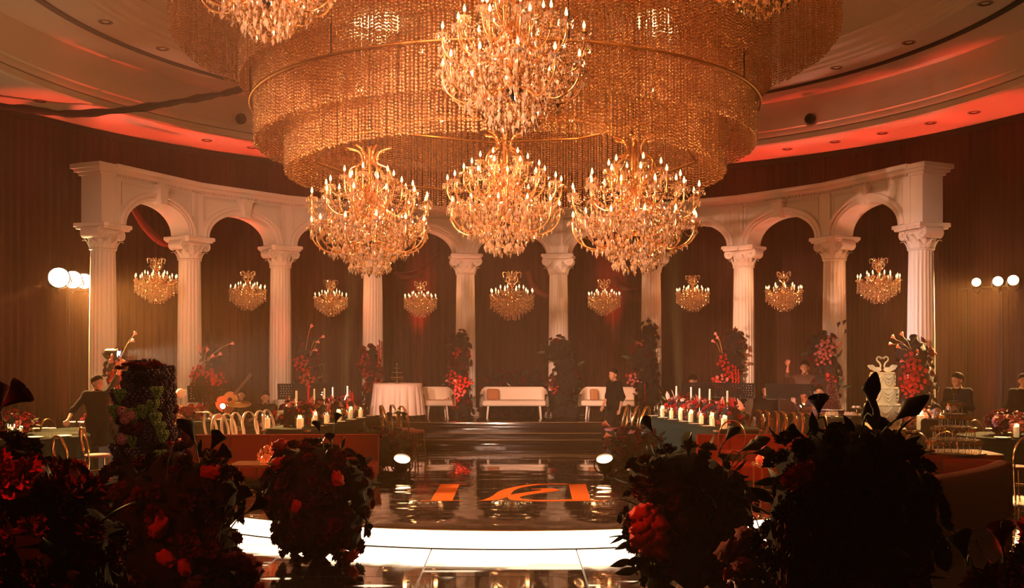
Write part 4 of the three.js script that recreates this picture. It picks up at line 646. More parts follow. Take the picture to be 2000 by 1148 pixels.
centrepiece('pink and red centrepiece on the near left round table', on(tA, -.4, -.1), 301); centrepiece('small red centrepiece on the farther left round table', on(tB, .3, -.15), 303, runMix, .7); centrepiece('pink centrepiece on the third left round table beside the grape tower', on(tC, -.25, -.1), 305, runMix, .6); centrepiece('bright pink and red centrepiece behind the two pillar candles', on(tE, .1, -.1), 307, [['rose', FL.pink, 2, .9], ['orchid', FL.pink, 2, 1.2], ['rose', FL.red, 1, .9]], 1.1); centrepiece('orange pink lilies on the dark green round table at the right edge', on(tD, .02, -.1), 309, [['orchid', FL.pink, 2, 1.4], ['rose', FL.rust, 1.5, .9], ['carnation', FL.wine, 2, .9]], 1.05);
put(protoCandle, on(tE, -.1, .3), 'left pillar candle before the bright pink centrepiece', 'candles on the right tables', 0, 1.7); put(protoCandle, on(tE, .26, .3), 'right pillar candle before the bright pink centrepiece', 'candles on the right tables', 0, 1.7); put(protoCandle, on(tE, .04, .36), 'short pillar candle between two taller ones before the bright pink centrepiece', 'candles on the right tables', 0, .8);
put(protoCandle, on(tD, -.17, .5), 'pillar candle in ribbed glass on the dark green round table at the right edge', 'candles on the right tables', 0, 1.15); put(protoJar, on(tD, -.68, .1), 'lidded glass jar at the rim of the dark green round table', 'jars on the right table', 0, .9); put(protoJar, on(tD, -.55, .35), 'lidded glass jar between the others on the dark green round table', 'jars on the right table', 0, .95); put(protoJar, on(tD, -.3, .55), 'short lidded jar beside the ribbed candle glass', 'jars on the right table', 0, .6); put(protoPlate, on(tD, -.45, .62), 'white plate at the front rim of the dark green round table', 'plates on the right tables');
for (const p of [on(tA, -.05, .5), on(tE, -.1, .3).add(V(0, .13, 0)), on(tD, -.17, .5), on(tB, .35, .25)]) lamp('candle_light', p.clone().add(V(0, .19, 0)), [1, .52, .18], .7);
{ // dessert dishes on the small table
  [[-.15, .25, 1], [.16, .3, .8]].forEach(([x, z, s], k) => { const t = thing('dessert_dish', ['left pile of pale desserts on the small round table', 'right pile of pale desserts on the small round table'][k], 'dessert', on(tG, x, z)); part('dish', lathe([[.001, .05], [.14, .055], [.16, .07], [.15, .05], [.02, .04], [.02, .0], [.001, 0]], 20).scale(s, 1, s), MT.white, t); for (let i = 0; i < 9; i++) part('dessert', cr(lathe([[.001, 0], [.035, 0], [.03, .03], [.015, .05], [.001, .055]], 10), .5), FL.cream, t).position.set(Math.sin(i * 2.4) * .09 * s, .06, Math.cos(i * 2.4) * .09 * s); });
  const u = thing('tiered_dish', 'two tier dish of pale sweets at the right of the small round table', 'dish', on(tG, .34, .1)); part('dish', M(lathe([[.001, .02], [.13, .025], [.14, .04], [.13, .02], [.02, .01], [.001, 0]], 20), lathe([[.001, .16], [.09, .165], [.1, .18], [.09, .16], [.001, .155]], 20), cyl(.006, .006, .22, 8)), MT.chrome, u); for (let i = 0; i < 12; i++) part('sweet', ball(.025, 8), FL.cream, u).position.set(Math.sin(i * 2.4) * (i < 7 ? .09 : .05), i < 7 ? .05 : .19, Math.cos(i * 2.4) * (i < 7 ? .09 : .05));
}
{ // cone of dark cherries and a bowl of strawberries
  const t = thing('cherry_cone', 'tall cone built of dark cherries standing behind the pale desserts', 'dessert', on(tG, 0, -.22)), cm = mat([.08, .008, .01], .25), r = rng(61), balls = [];
  part('cake_stand', cr(lathe([[.001, 0], [.12, 0], [.1, .02], [.02, .05], [.02, .1], [.19, .12], [.19, .135], [.001, .135]], 24), .5), MT.white, t);
  for (let k = 0; k < 16; k++) { const R = .17 * (1 - k / 16.5), n = Math.max(1, Math.round(TAU * R / .04)); for (let i = 0; i < n; i++) { const a = (i + k * .5) / n * TAU; balls.push(mv(new THREE.IcosahedronGeometry(.021, 1), Math.sin(a) * R, .155 + k * .036, Math.cos(a) * R)); } }
  part('cherry_pile', M(balls), cm, t).userData.kind = 'stuff'; part('topper', mv(lathe([[.001, 0], [.02, .01], [.012, .05], [.02, .07], [.001, .1]], 10), 0, .72, 0), FL.wine, t);
  const u = thing('strawberry_bowl', 'heap of bright red strawberries left of the wedding cake', 'strawberries', V((1690 - 1000) / F * 13.4, .012 + .802, -13.5)), sb = []; part('bowl', lathe([[.001, 0], [.06, 0], [.09, .04], [.1, .06], [.09, .05], [.001, .02]], 20), MT.white, u);
  for (let i = 0; i < 34; i++) { const k = i < 16 ? 0 : i < 27 ? 1 : 2, a = i * 2.4, R = [.08, .055, .025][k]; sb.push(mv(lathe([[.001, -.02], [.012, -.008], [.016, .006], [.01, .016], [.001, .018]], 8), Math.sin(a) * R, .07 + k * .034, Math.cos(a) * R, r(), r() * 6, r())); }
  part('strawberry_heap', M(sb), mat([.6, .02, .02], .35), u).userData.kind = 'stuff';
}
// ---------------------------------------------------------------- white cloth table on the stage
{
  const p = at(777, 800, 22.85); p.y = AH;
  const g = surf(240, 12, (u, v) => { const a = u * TAU, R = .56; if (v < .25) return [Math.sin(a) * R * v * 4, .86, Math.cos(a) * R * v * 4]; const q = (v - .25) / .75, w = R + .02 * q + .075 * q * Math.pow(Math.abs(Math.sin(u * TAU * 11 + .6 * Math.sin(u * 31))), .6) ; return [Math.sin(a) * w, .855 - .72 * q, Math.cos(a) * w]; });
  solo('white_tablecloth', g, mat([.82, .66, .58], .65), 'pale pleated cloth over the round cake table on the stage', 'tablecloth', p);
  const t = thing('round_table', 'round table under the pale pleated cloth on the stage', 'table', p); part('tabletop', cyl(.54, .54, .025, 32, 0, .825, 0), MT.white, t); part('pedestal', cr(lathe([[.001, 0], [.3, 0], [.28, .04], [.05, .07], [.04, .8], [.1, .824], [.001, .825]], 20), .5), MT.blackMetal, t);
  const s = thing('tiered_stand', 'small three tier glass stand on the pale cloth table', 'tiered stand', V(p.x - .02, p.y + .861, p.z));
  const gm = mat([.5, .35, .2], .15, { metalness: .8 }); part('stem', cr(lathe([[.001, 0], [.07, 0], [.06, .015], [.012, .03], [.01, .42], [.018, .44], [.001, .47]], 16), .5), gm, s);
  [[.14, .13], [.11, .24], [.075, .34]].forEach(([R, y]) => part('tier_dish', cr(lathe([[.001, y], [R, y], [R + .012, y + .015], [R, y + .01], [.001, y + .008]], 24), .5), gm, s));
  for (let k = 0; k < 10; k++) part('hanging_cup', lathe([[.012, .06], [.014, .03], [.001, .025]], 8), MT.glass, s).position.set(Math.sin(k / 10 * TAU) * .12, .05, Math.cos(k / 10 * TAU) * .12);
}
// ---------------------------------------------------------------- cake table: satin cloth, wedding cake with swans, champagne tower
{
  const c = at(1800, 690, 13.25); c.y = .012; c.z -= .1; const H = .8, W = 2.05, D = .86;
  drapedCloth('red satin cloth in deep folds over the cake table', c, 0, W, D, H, MT.satin, 'tablecloth', .075, .55, 15);
  tableFrame('long table under the red satin cloth', c, 0, W * .8, D * .7, H - .01);
  const p = V((1729 - 1000) / F * 13.25, c.y + H + .002, c.z + .0), ivory = mat([.92, .82, .6], .5), cake = thing('wedding_cake', 'ivory four tier wedding cake with draped icing swags', 'cake', p);
  part('cake_board', cr(lathe([[.001, 0], [.32, 0], [.325, .008], [.32, .014], [.001, .014]], 40), .5), MT.chrome, cake);
  let y = .014;
  [[.29, .3], [.225, .325], [.195, .225], [.15, .2]].forEach(([R, h], k) => {
    const tier = part('cake_tier', cr(lathe([[.001, 0], [R, 0], [R, h - .02], [R - .008, h - .005], [R - .02, h], [.001, h]], 48), .4), ivory, cake); tier.position.y = y;
    const n = [10, 8, 8, 7][k], sw = [];
    for (let i = 0; i < n; i++) for (let j = 0; j < 3; j++) { const pts = []; for (let q = 0; q <= 8; q++) { const u = q / 8, a = (i + u) / n * TAU + .2 * k, sag = (.4 + .28 * j) * h * .62 * Math.sin(u * PI); pts.push([Math.sin(a) * (R + .006), h * .93 - j * .012 - sag, Math.cos(a) * (R + .006)]); } sw.push(tube(pts, .014 - .001 * j, 10, 6)); }
    part('icing_swag', M(sw), ivory, tier);
    const bd = []; const m = Math.round(TAU * R / .03); for (let i = 0; i < m; i++) { const a = i / m * TAU; bd.push(ball(.017, 7, Math.sin(a) * (R - .005), h, Math.cos(a) * (R - .005))); } part('icing_border', M(bd), ivory, tier);
    y += h;
  });
  // two swans whose necks make a heart
  for (const s of [-1, 1]) {
    const t = thing('swan_figure', `white swan figure on top of the cake, ${s < 0 ? 'facing right' : 'facing left'}`, 'swan', V(p.x + s * .085, p.y + y + .012, p.z), 0, 'swans on the cake'); const ice = mat([.95, .9, .8], .3);
    const body = surf(16, 12, (u, v) => { const a = u * TAU, k = Math.sin(Math.pow(v, .8) * PI), x = s * (.075 * (v * 2 - 1)); return [x, .04 + .035 * k * Math.cos(a) + .03 * Math.max(0, v - .55), .042 * k * Math.sin(a)]; });
    const neck = tube([[-s * .045, .05, 0], [-s * .06, .09, 0], [-s * .045, .13, 0], [-s * .01, .165, 0], [-s * .012, .2, 0], [-s * .04, .215, 0], [-s * .065, .2, 0]], .011, 26, 8);
    part('body', M(body, neck, mv(ball(.016, 10), -s * .066, .197, 0, 0, 0, 0, V(1.3, 1, .9))), ice, t); part('beak', mv(cyl(.007, .001, .025, 8), -s * .08, .192, 0, 0, 0, s * 2.0), FL.rust, t);
    for (const z of [-1, 1]) for (let k = 0; k < 3; k++) part('wing_feather', mv(surf(4, 5, (u, v) => [s * (.0 + .075 * v), .02 + .085 * v * (1 - .2 * k) + (u - .5) * .05 * Math.sin(.5 + v * 2.4), z * (.035 + .015 * Math.sin(v * 3))]), s * .015 * k, .012 * k, 0), ice, t);
  }
  // champagne tower
  const q = V((1868 - 1000) / F * 13.2, c.y + H + .002, c.z + .08), st = thing('tower_tray', 'round mirror trays between the layers of the champagne tower', 'tray', q);
  const coupe = thing('champagne_glass', '', 'glass', V(0, 0, 0), 0, 'glasses of the champagne tower');
  const goldish = mat([1, .8, .5], .05, { transmission: 1, ior: 1.4 });
  part('bowl', lathe([[.001, .085], [.012, .088], [.034, .11], [.042, .14], [.04, .16]], 14), MT.glass, coupe); part('drink', lathe([[.001, .09], [.032, .112], [.038, .132], [.001, .132]], 12), goldish, coupe); part('stem', cyl(.0045, .0045, .085, 6, 0, .003, 0), MT.chrome, coupe); part('foot', lathe([[.001, .005], [.03, .002], [.031, 0]], 14), MT.glass, coupe);
  let first = true, ty = 0;
  [[.33, 24, 'bottom'], [.26, 18, 'second'], [.185, 12, 'third'], [.1, 6, 'fourth'], [0, 1, 'top']].forEach(([R, n, nm], L) => {
    if (L) part('tray', cr(lathe([[.001, ty], [R + .06, ty], [R + .065, ty + .004], [R + .06, ty + .008], [.001, ty + .008]], 36), .5), mat([.25, .16, .08], .12, { metalness: .8 }), st); else part('tray', cr(lathe([[.001, 0], [R + .07, 0], [R + .075, .005], [R + .07, .01], [.001, .01]], 36), .5), mat([.2, .12, .06], .2, { metalness: .8 }), st);
    const gy = ty + (L ? .009 : .011);
    const row = Array.from({ length: n }, (_, i) => i / n * TAU + .001), seq = (f) => row.filter((a) => (Math.cos(a) >= 0) === f).sort((a, b) => Math.sin(a) - Math.sin(b));
    const nth = [...ORD, 'eleventh', 'twelfth', 'thirteenth', 'fourteenth'];
    for (const f of [true, false]) seq(f).forEach((a, i) => {
      const gp = V(q.x + Math.sin(a) * R, q.y + gy, q.z + Math.cos(a) * R), lb = n === 1 ? 'single champagne glass at the very top of the glass tower' : `${nth[i]} champagne glass from the left along the ${f ? 'front' : 'back'} of the ${nm} layer of the tower`, gr = `${nm} layer of the champagne tower`;
      if (first) { coupe.position.copy(gp); coupe.userData.label = lb; coupe.userData.group = gr; first = false; } else dup(coupe, gp, i, lb, gr);
    });
    ty += .172;
  });
  // low dark dishes between cake and tower
  [[1783, .2], [1800, .36]].forEach(([px, dz], k) => { const t = thing('petit_four_stand', ['dark tiered stand of petits fours right beside the cake', 'low dark dish of petits fours before the champagne tower'][k], 'dish', V((px - 1000) / F * 13.2, c.y + H + .002, c.z + dz - .1)); part('dish', cr(lathe(k ? [[.001, .03], [.12, .035], [.13, .05], [.12, .03], [.001, .0]] : [[.001, .25], [.1, .255], [.11, .27], [.1, .25], [.008, .24], [.008, .13], [.12, .13], [.13, .15], [.12, .125], [.008, .12], [.008, .01], [.06, 0], [.001, 0]], 24), .5), MT.blackMetal, t); for (let i = 0; i < 6; i++) part('petit_four', rbox(.035, .03, .035, .006), [FL.cream, FL.rust][i % 2], t).position.set(Math.sin(i) * .07, k ? .055 : .28, Math.cos(i) * .07); });
}
// round frosted globe on a stem and a paddle flower left
{ const p = at(353, 768, 17.2), t = thing('globe_flower', 'pale frosted globe with a white orchid on a thin stem beside the grape tower', 'globe', V(p.x, tC.y, p.z)); const h = p.y - tC.y; part('stem', cyl(.006, .006, h - .07, 6), MT.chrome, t); part('globe', ball(.085, 24, 0, h, 0), mat([.85, .6, .48], .35, { transmission: .3 }), t); for (let k = 0; k < 4; k++) { const o = part('orchid', ORCHID, mat([.9, .85, .78], .5), t); o.position.set(.075 + .02 * (k % 2), h - .03 + .025 * k, .06); o.rotation.set(0, .4, k * 1.3); o.scale.setScalar(.6); } part('weight', lathe([[.001, 0], [.07, 0], [.06, .02], [.001, .03]], 18), MT.brass, t); }
{ const p = at(37, 770, 14.8), t = thing('paddle_flower', 'red round leaf with a white orchid on a tall stem at the left edge', 'flower', V(p.x, tA.y, p.z)); const h = p.y - tA.y; part('stem', cyl(.006, .006, h, 6), MT.stem, t); part('anthurium_leaf', mv(new THREE.CircleGeometry(.085, 24), -.03, h + .03, 0), FL.red, t); for (let k = 0; k < 3; k++) { const o = part('orchid', ORCHID, mat([.9, .85, .78], .5), t); o.position.set(.03 + .015 * k, h - .05 + .04 * k, .03); o.rotation.set(0, .1, k); o.scale.setScalar(.7); } part('weight', lathe([[.001, 0], [.06, 0], [.05, .02], [.001, .03]], 18), MT.brass, t); }
// ---------------------------------------------------------------- band: music stands, instruments
const protoStand = (() => {
  const t = thing('music_stand', '', 'music stand'), s = new THREE.Shape(); s.moveTo(-.25, 0); s.lineTo(.25, 0); s.lineTo(.27, .32); s.lineTo(-.27, .32); s.closePath();
  for (let j = 0; j < 5; j++) for (let i = 0; i < 9; i++) { const h = new THREE.Path(); h.absarc(-.2 + i * .05 + (j % 2) * .012, .07 + j * .05, .0095, 0, TAU, true); s.holes.push(h); }
  const desk = part('desk', extr(s, .004, 0, 6), MT.blackMetal, t); desk.position.set(0, .98, 0); desk.rotation.x = .3; part('lip', box(.52, .012, .06, 0, .98, -.02), MT.blackMetal, t);
  part('pole', cyl(.012, .012, 1.0, 8, 0, .05, .02), MT.blackMetal, t); for (let i = 0; i < 3; i++) part('foot', tube([[0, .12, .02], [Math.sin(i * 2.1) * .15, .06, .02 + Math.cos(i * 2.1) * .15], [Math.sin(i * 2.1) * .28, .008, .02 + Math.cos(i * 2.1) * .28]], .009, 5, 5), MT.blackMetal, t);
  return t;
})();
[[568, 19.6, 'first perforated black music stand left of the left candle table'], [633, 20.2, 'perforated black music stand above the left candle table, near the small round lamp'], [395, 18.4, 'perforated black music stand before the drums'], [1357, 20.2, 'perforated black music stand left of the bending musician'], [1398, 20.4, 'perforated black music stand before the musician with a gold tie'], [1447, 19.9, 'perforated black music stand before the gap in the band at the right'], [1523, 19.6, 'perforated black music stand before the seated woman musician'], [1561, 19.3, 'perforated black music stand before the violinist']].forEach(([px, d, label], k) => { const p = at(px, 690, d); p.y = k === 2 ? PH : PH; put(protoStand, p, label, k < 3 ? 'music stands at the left' : 'music stands at the right', (px < 1000 ? .35 : -.35) * (1 - .3 * (k % 2)), 1.02); });
// drum kit
{
  const p = at(400, 690, 19.2); p.y = 0; p.z = -19.4; const t = thing('drum_kit', 'drum kit with chrome fittings behind the third left table', 'drum kit', p, .4), shell = mat([.25, .05, .03], .3, { clearcoat: .8 });
  const drum = (n, r, h, x, y, z, rx = 0, rz = 0) => { const o = part(n, cr(M(cyl(r, r, h, 28, 0, -h / 2, 0)), .5), shell, t); o.position.set(x, y, z); o.rotation.set(rx, 0, rz); part('hoop', M(new THREE.TorusGeometry(r + .006, .01, 6, 28).rotateX(PI / 2).translate(0, h / 2, 0), new THREE.TorusGeometry(r + .006, .01, 6, 28).rotateX(PI / 2).translate(0, -h / 2, 0), ...Array.from({ length: 8 }, (_, k) => box(.014, h * .5, .014, Math.sin(k * PI / 4) * (r + .006), 0, Math.cos(k * PI / 4) * (r + .006)))), MT.chrome, o); };
  drum('bass_drum', .28, .4, 0, .3, 0, PI / 2); drum('tom', .15, .2, -.18, .78, -.02, .35); drum('tom', .16, .22, .18, .78, -.02, .35); drum('floor_tom', .2, .36, .5, .42, -.25); drum('snare_drum', .18, .14, -.45, .62, -.3);
  for (const [x, y, z, r] of [[-.55, 1.1, -.05, .22], [.6, 1.15, -.1, .25], [-.75, .85, -.35, .18]]) { const cy = part('cymbal', cr(lathe([[.012, .03], [.05, .025], [.06, .01], [r, -.01], [r, -.014], [.001, .02]], 28), .5), MT.brass, t); cy.position.set(x, y, z); cy.rotation.x = .25; part('cymbal_stand', M(cyl(.01, .01, y, 8, x, 0, z), ...[0, 1, 2].map((i) => tube([[x, .25, z], [x + Math.sin(i * 2.1) * .14, .1, z + Math.cos(i * 2.1) * .14], [x + Math.sin(i * 2.1) * .22, .01, z + Math.cos(i * 2.1) * .22]], .008, 4, 5))), MT.chrome, t); }
}
// guitar lit from below, held by a seated musician
{ const p = at(443, 762, 20), t = thing('acoustic_guitar', 'pale acoustic guitar standing upright beside the lamp at the left', 'guitar', V(p.x, p.y - .25, p.z), .5); const s = new THREE.Shape(); s.moveTo(0, 0); s.bezierCurveTo(.24, 0, .22, .22, .14, .25); s.bezierCurveTo(.12, .3, .17, .42, 0, .44); s.bezierCurveTo(-.17, .42, -.12, .3, -.14, .25); s.bezierCurveTo(-.22, .22, -.24, 0, 0, 0); const m = mat([.65, .38, .16], .35, { clearcoat: .6 }); part('guitar_body', extr(s, .08, .006, 16).translate(0, -.2, -.04), m, t); part('sound_hole', new THREE.CircleGeometry(.045, 20).translate(0, .08, .048), MT.black, t); part('neck', box(.05, .42, .022, 0, .42, .04), mat([.1, .05, .03], .5), t); part('headstock', box(.07, .14, .018, 0, .69, .035), mat([.1, .05, .03], .5), t); t.rotation.z = -.7; }
// small round lamps among the band
for (const [px, py, d, label, k, r] of [[435, 793, 19.6, 'bright round lamp on the floor of the band at the left', 26, .055], [630, 769, 20.4, 'small round lamp behind the left candle table', 14, .04], [1561, 795, 19.4, 'small bright lamp between the gold chairs and the violinist', 16, .045]]) {
  const p = at(px, py, d), t = thing('band_lamp', label, 'lamp', p); part('lamp_housing', cr(lathe([[.001, -.1], [r * .8, -.1], [r * 1.25, 0], [r * 1.25, .015], [r, .015], [r, 0], [.001, 0]], 20).rotateX(PI / 2), .5), MT.blackMetal, t); part('lamp_lens', lathe([[.001, .012], [r * .95, .004]], 20).rotateX(PI / 2), glow(1, .72, .4, k), t); part('stand', M(cyl(.012, .012, p.y - .02, 8, 0, -p.y + .02, -.05), lathe([[.001, -p.y + .013], [.12, -p.y + .013], [.1, -p.y + .03], [.001, -p.y + .035]], 18)), MT.blackMetal, t);
  spot('band_lamp_light', p.clone().add(V(0, 0, .03)), p.clone().add(V(0, -.2, 2)), [1, .7, .38], 7, 50, .5, 2);
}
{ const p = at(1932, 722, 23); const t = thing('exit_sign', 'small green emergency exit sign far back at the right', 'sign', p); part('sign_case', rbox(.2, .1, .04, .01), MT.blackMetal, t); part('sign_face', box(.18, .08, .004, 0, 0, .023), glow(.03, .4, .1, .9), t); part('bracket', box(.02, .5, .02, 0, .3, 0), MT.blackMetal, t); }
// ---------------------------------------------------------------- flower pillars at the feet of the columns
function pillar(label, px, d, top, seed, opt = {}) {
  const p = at(px, 690, d), fy = opt.fy ?? SH; p.y = fy; const t = thing('flower_pillar', label, 'flowers', p), H = EYE + (690 - top) / F * d - fy, w = opt.w ?? .26;
  const lumps = []; const n = Math.max(2, Math.round(H / .42)); for (let k = 0; k < n; k++) lumps.push([Math.sin(k * 2.1 + seed) * w * .3, (k + .5) * H / n, 0, w * (1 - .25 * k / n + .12 * Math.sin(k * 3 + seed)), H / n * .82, w * .9]);
  blooms(t, lumps, opt.n ?? 110, opt.mix ?? [['carnation', FL.dark, 4, 1.15], ['rose', FL.wine, 2, 1], ['cockscomb', FL.wine, .8, .8], ['leaf', FL.leaf, 2, .9]], seed, .3);
  const X = (x) => (x - px) / F * d, Y = (y) => EYE + (690 - y) / F * d - fy;
  for (const [x, y, m, k] of opt.reds ?? []) for (let i = 0; i < Math.round((k ?? 4) * 1.8); i++) { const o = part('orchid', ORCHID, m ?? FL.red, t); o.position.set(X(x) + .05 * Math.sin(i * 2.4) * Math.sqrt(i), Y(y) + .05 * Math.cos(i * 2.4) * Math.sqrt(i), w + .03 * (i % 3)); o.rotation.set(-.3, .4 * Math.sin(i), i); o.scale.setScalar(.55 + .25 * (i % 3) / 2); }
  for (const [x0, y0, x1, y1, dx, dy] of opt.callas ?? []) calla(t, [X(x0), Y(y0), w * .7], [X(x1), Y(y1), w], [dx, dy, .2], opt.cm ?? FL.blush, .55, mat([.5, .35, .15], .5));
  for (const [x, y, len] of opt.hang ?? []) strands(t, [[X(x), Y(y), w + .02, len]], FL.red, seed);
  return t;
}
const colD = (k) => 16.5 + CR * Math.cos((k - 4.5) * STEP) - .5;
pillar('dark flower pillar at the left end column, lit red on one side', 236, colD(0), 700, 401, { w: .2, reds: [[236, 705, FL.pink, 4], [238, 735, FL.red, 6]], hang: [[238, 715, .5], [244, 712, .5], [232, 730, .4]], callas: [[240, 700, 268, 656, .6, .6], [240, 702, 262, 668, .8, .4]] });
pillar('flower pillar with red amaranth and pale calla stems at the second column from the left', 408, colD(1), 690, 403, { w: .24, reds: [[392, 728, FL.red, 5], [412, 726, FL.red, 4], [436, 742, FL.red, 5]], hang: [[421, 725, .55], [424, 720, .6]], callas: [[400, 715, 396, 685, -.1, 1], [402, 712, 410, 688, .4, .9], [404, 715, 418, 698, .8, .6], [404, 712, 432, 694, .9, .5], [400, 708, 455, 672, .95, .2]] });
pillar('flower pillar with two red clusters at the third column from the left', 600, colD(2), 672, 405, { w: .24, reds: [[592, 708, FL.red, 7], [604, 722, FL.red, 3], [604, 742, FL.rust, 7]], hang: [[607, 745, .5]], callas: [[598, 716, 616, 684, .9, .1], [598, 718, 630, 660, .9, .4], [598, 712, 620, 668, .95, .1], [596, 705, 610, 642, .5, .8]] });
pillar('tall red brown flower pillar with an upright plume at the fourth column from the left', 728, colD(3), 690, 407, { w: .22, n: 100, mix: [['carnation', FL.wine, 3, 1.1], ['cockscomb', FL.wine, 2, .9], ['leaf', FL.leaf, 1, 1]], reds: [[717, 704, FL.red, 5], [719, 730, FL.red, 4], [742, 747, FL.red, 4], [722, 756, FL.red, 4]], hang: [[744, 665, .5], [748, 668, .6], [741, 675, .5]] });
pillar('flower pillar with bright red orchids at the fifth column from the left', 896, colD(4), 655, 409, { w: .26, reds: [[886, 738, FL.red, 8], [905, 750, FL.red, 8], [895, 768, FL.pink, 8], [883, 785, FL.red, 9], [893, 690, FL.red, 3], [915, 745, FL.red, 4]], callas: [[900, 762, 880, 746, -.8, .5], [900, 760, 893, 748, -.4, .8]], fy: SH });
pillar('broad dark leafy flower pillar at the fifth column from the right', 1100, colD(5), 668, 411, { w: .36, n: 130, mix: [['carnation', FL.dark, 4, 1.2], ['leaf', FL.leaf, 4, 1.1], ['rose', FL.wine, 1, 1]], reds: [[1076, 745, FL.wine, 5], [1082, 758, FL.red, 3]] });
pillar('tall dark flower pillar standing out over the fourth column from the right', 1263, colD(6), 640, 413, { w: .28, n: 130, mix: [['carnation', FL.dark, 4, 1.2], ['rose', FL.wine, 1.6, 1.1], ['leaf', FL.leaf, 3, 1]], reds: [[1233, 741, FL.pink, 5], [1226, 733, FL.red, 2], [1247, 670, FL.rust, 2]], hang: [[1256, 750, .4]] });
pillar('flower pillar with red amaranth strands at the third column from the right', 1428, colD(7), 655, 415, { w: .27, reds: [[1407, 705, FL.red, 5], [1421, 726, FL.red, 6], [1400, 744, FL.pink, 7], [1394, 747, FL.red, 4]], hang: [[1431, 715, .55], [1425, 725, .45], [1436, 722, .35]], callas: [[1408, 690, 1400, 664, -.6, .7], [1406, 684, 1396, 657, -.6, .8], [1404, 688, 1392, 669, -.8, .5]] });
pillar('flower pillar with large pink red clusters at the second column from the right', 1612, colD(8), 662, 417, { w: .28, n: 100, reds: [[1613, 675, FL.pink, 8], [1600, 682, FL.pink, 8], [1597, 697, FL.pink, 9], [1612, 740, FL.red, 4]], callas: [[1628, 690, 1628, 640, .05, 1], [1632, 690, 1638, 636, .2, 1], [1634, 690, 1640, 652, .5, .8], [1592, 705, 1585, 700, -.9, .2]], cm: FL.dark });
pillar('flower pillar edged with red orchids and long pale calla stems at the right end column', 1790, colD(9), 672, 419, { w: .3, n: 110, reds: [[1771, 700, FL.red, 6], [1765, 722, FL.red, 8], [1776, 728, FL.red, 8], [1760, 745, FL.red, 7], [1774, 748, FL.red, 8], [1768, 760, FL.red, 8]], callas: [[1772, 694, 1746, 680, -.85, .5], [1774, 690, 1736, 662, -.8, .6], [1770, 680, 1732, 672, -.95, .1], [1772, 684, 1752, 658, -.6, .8], [1770, 708, 1754, 705, -.95, .2]] });
// low hedge of flowers behind the middle sofa, and dark mounds behind the floor lamps
{ const p = at(1000, 690, 24.6), t = thing('flower_hedge', 'long dark red flower hedge behind the middle cream sofa', 'flowers', V(p.x, SH, p.z - .25)); const lumps = []; for (let k = 0; k < 6; k++) lumps.push([-.58 + k * .232, .55 + .05 * (k % 2), 0, .2, .58, .22]); blooms(t, lumps, 200, [['carnation', FL.wine, 3, 1.1], ['carnation', FL.dark, 3, 1.1], ['rose', FL.wine, 1, 1], ['leaf', FL.leaf, 2, 1]], 431, .2); }
{ const d = 16.2, p = at(752, 690, d), t = thing('flower_mound', 'dark red flower mound behind the left runway floor lamp', 'flowers', V(p.x, PH, p.z)); blooms(t, [[0, .3, 0, .42, .34, .34], [-.2, .42, 0, .28, .26, .26], [.2, .36, .05, .24, .28, .24]], 170, [['carnation', FL.wine, 3, 1], ['rose', FL.wine, 1.4, 1], ['carnation', FL.dark, 3, 1], ['leaf', FL.leaf, 1, .8]], 433);
  for (const [x, y, dx, dy] of [[772, 795, .8, .3], [766, 808, -.1, .8], [790, 806, .2, .7]]) calla(t, [xAt(x - 4, 752, d), yAt(850, d, PH), .2], [xAt(x, 752, d), yAt(y + 10, d, PH), .25], [dx, dy, .3], FL.black, .75); }
{ const d = 16.2, p = at(1232, 690, d), t = thing('flower_mound', 'dark red flower mound with pink callas behind the right runway floor lamp', 'flowers', V(p.x, PH, p.z)); blooms(t, [[0, .3, 0, .42, .36, .34], [.2, .4, 0, .28, .28, .26], [-.2, .3, .05, .24, .28, .24]], 170, [['carnation', FL.wine, 3, 1], ['rose', FL.wine, 1.4, 1], ['carnation', FL.dark, 3, 1], ['leaf', FL.leaf, 1, .8]], 435);
  for (const [x, y, dx, dy, m] of [[1180, 826, -.8, .4, FL.pink], [1185, 845, -.95, .1, FL.pink], [1240, 850, .3, .5, FL.black]]) calla(t, [xAt(x + 26, 1232, d), yAt(862, d, PH), .2], [xAt(x + 8, 1232, d), yAt(y + 4, d, PH), .25], [dx, dy, .3], m, .8); }
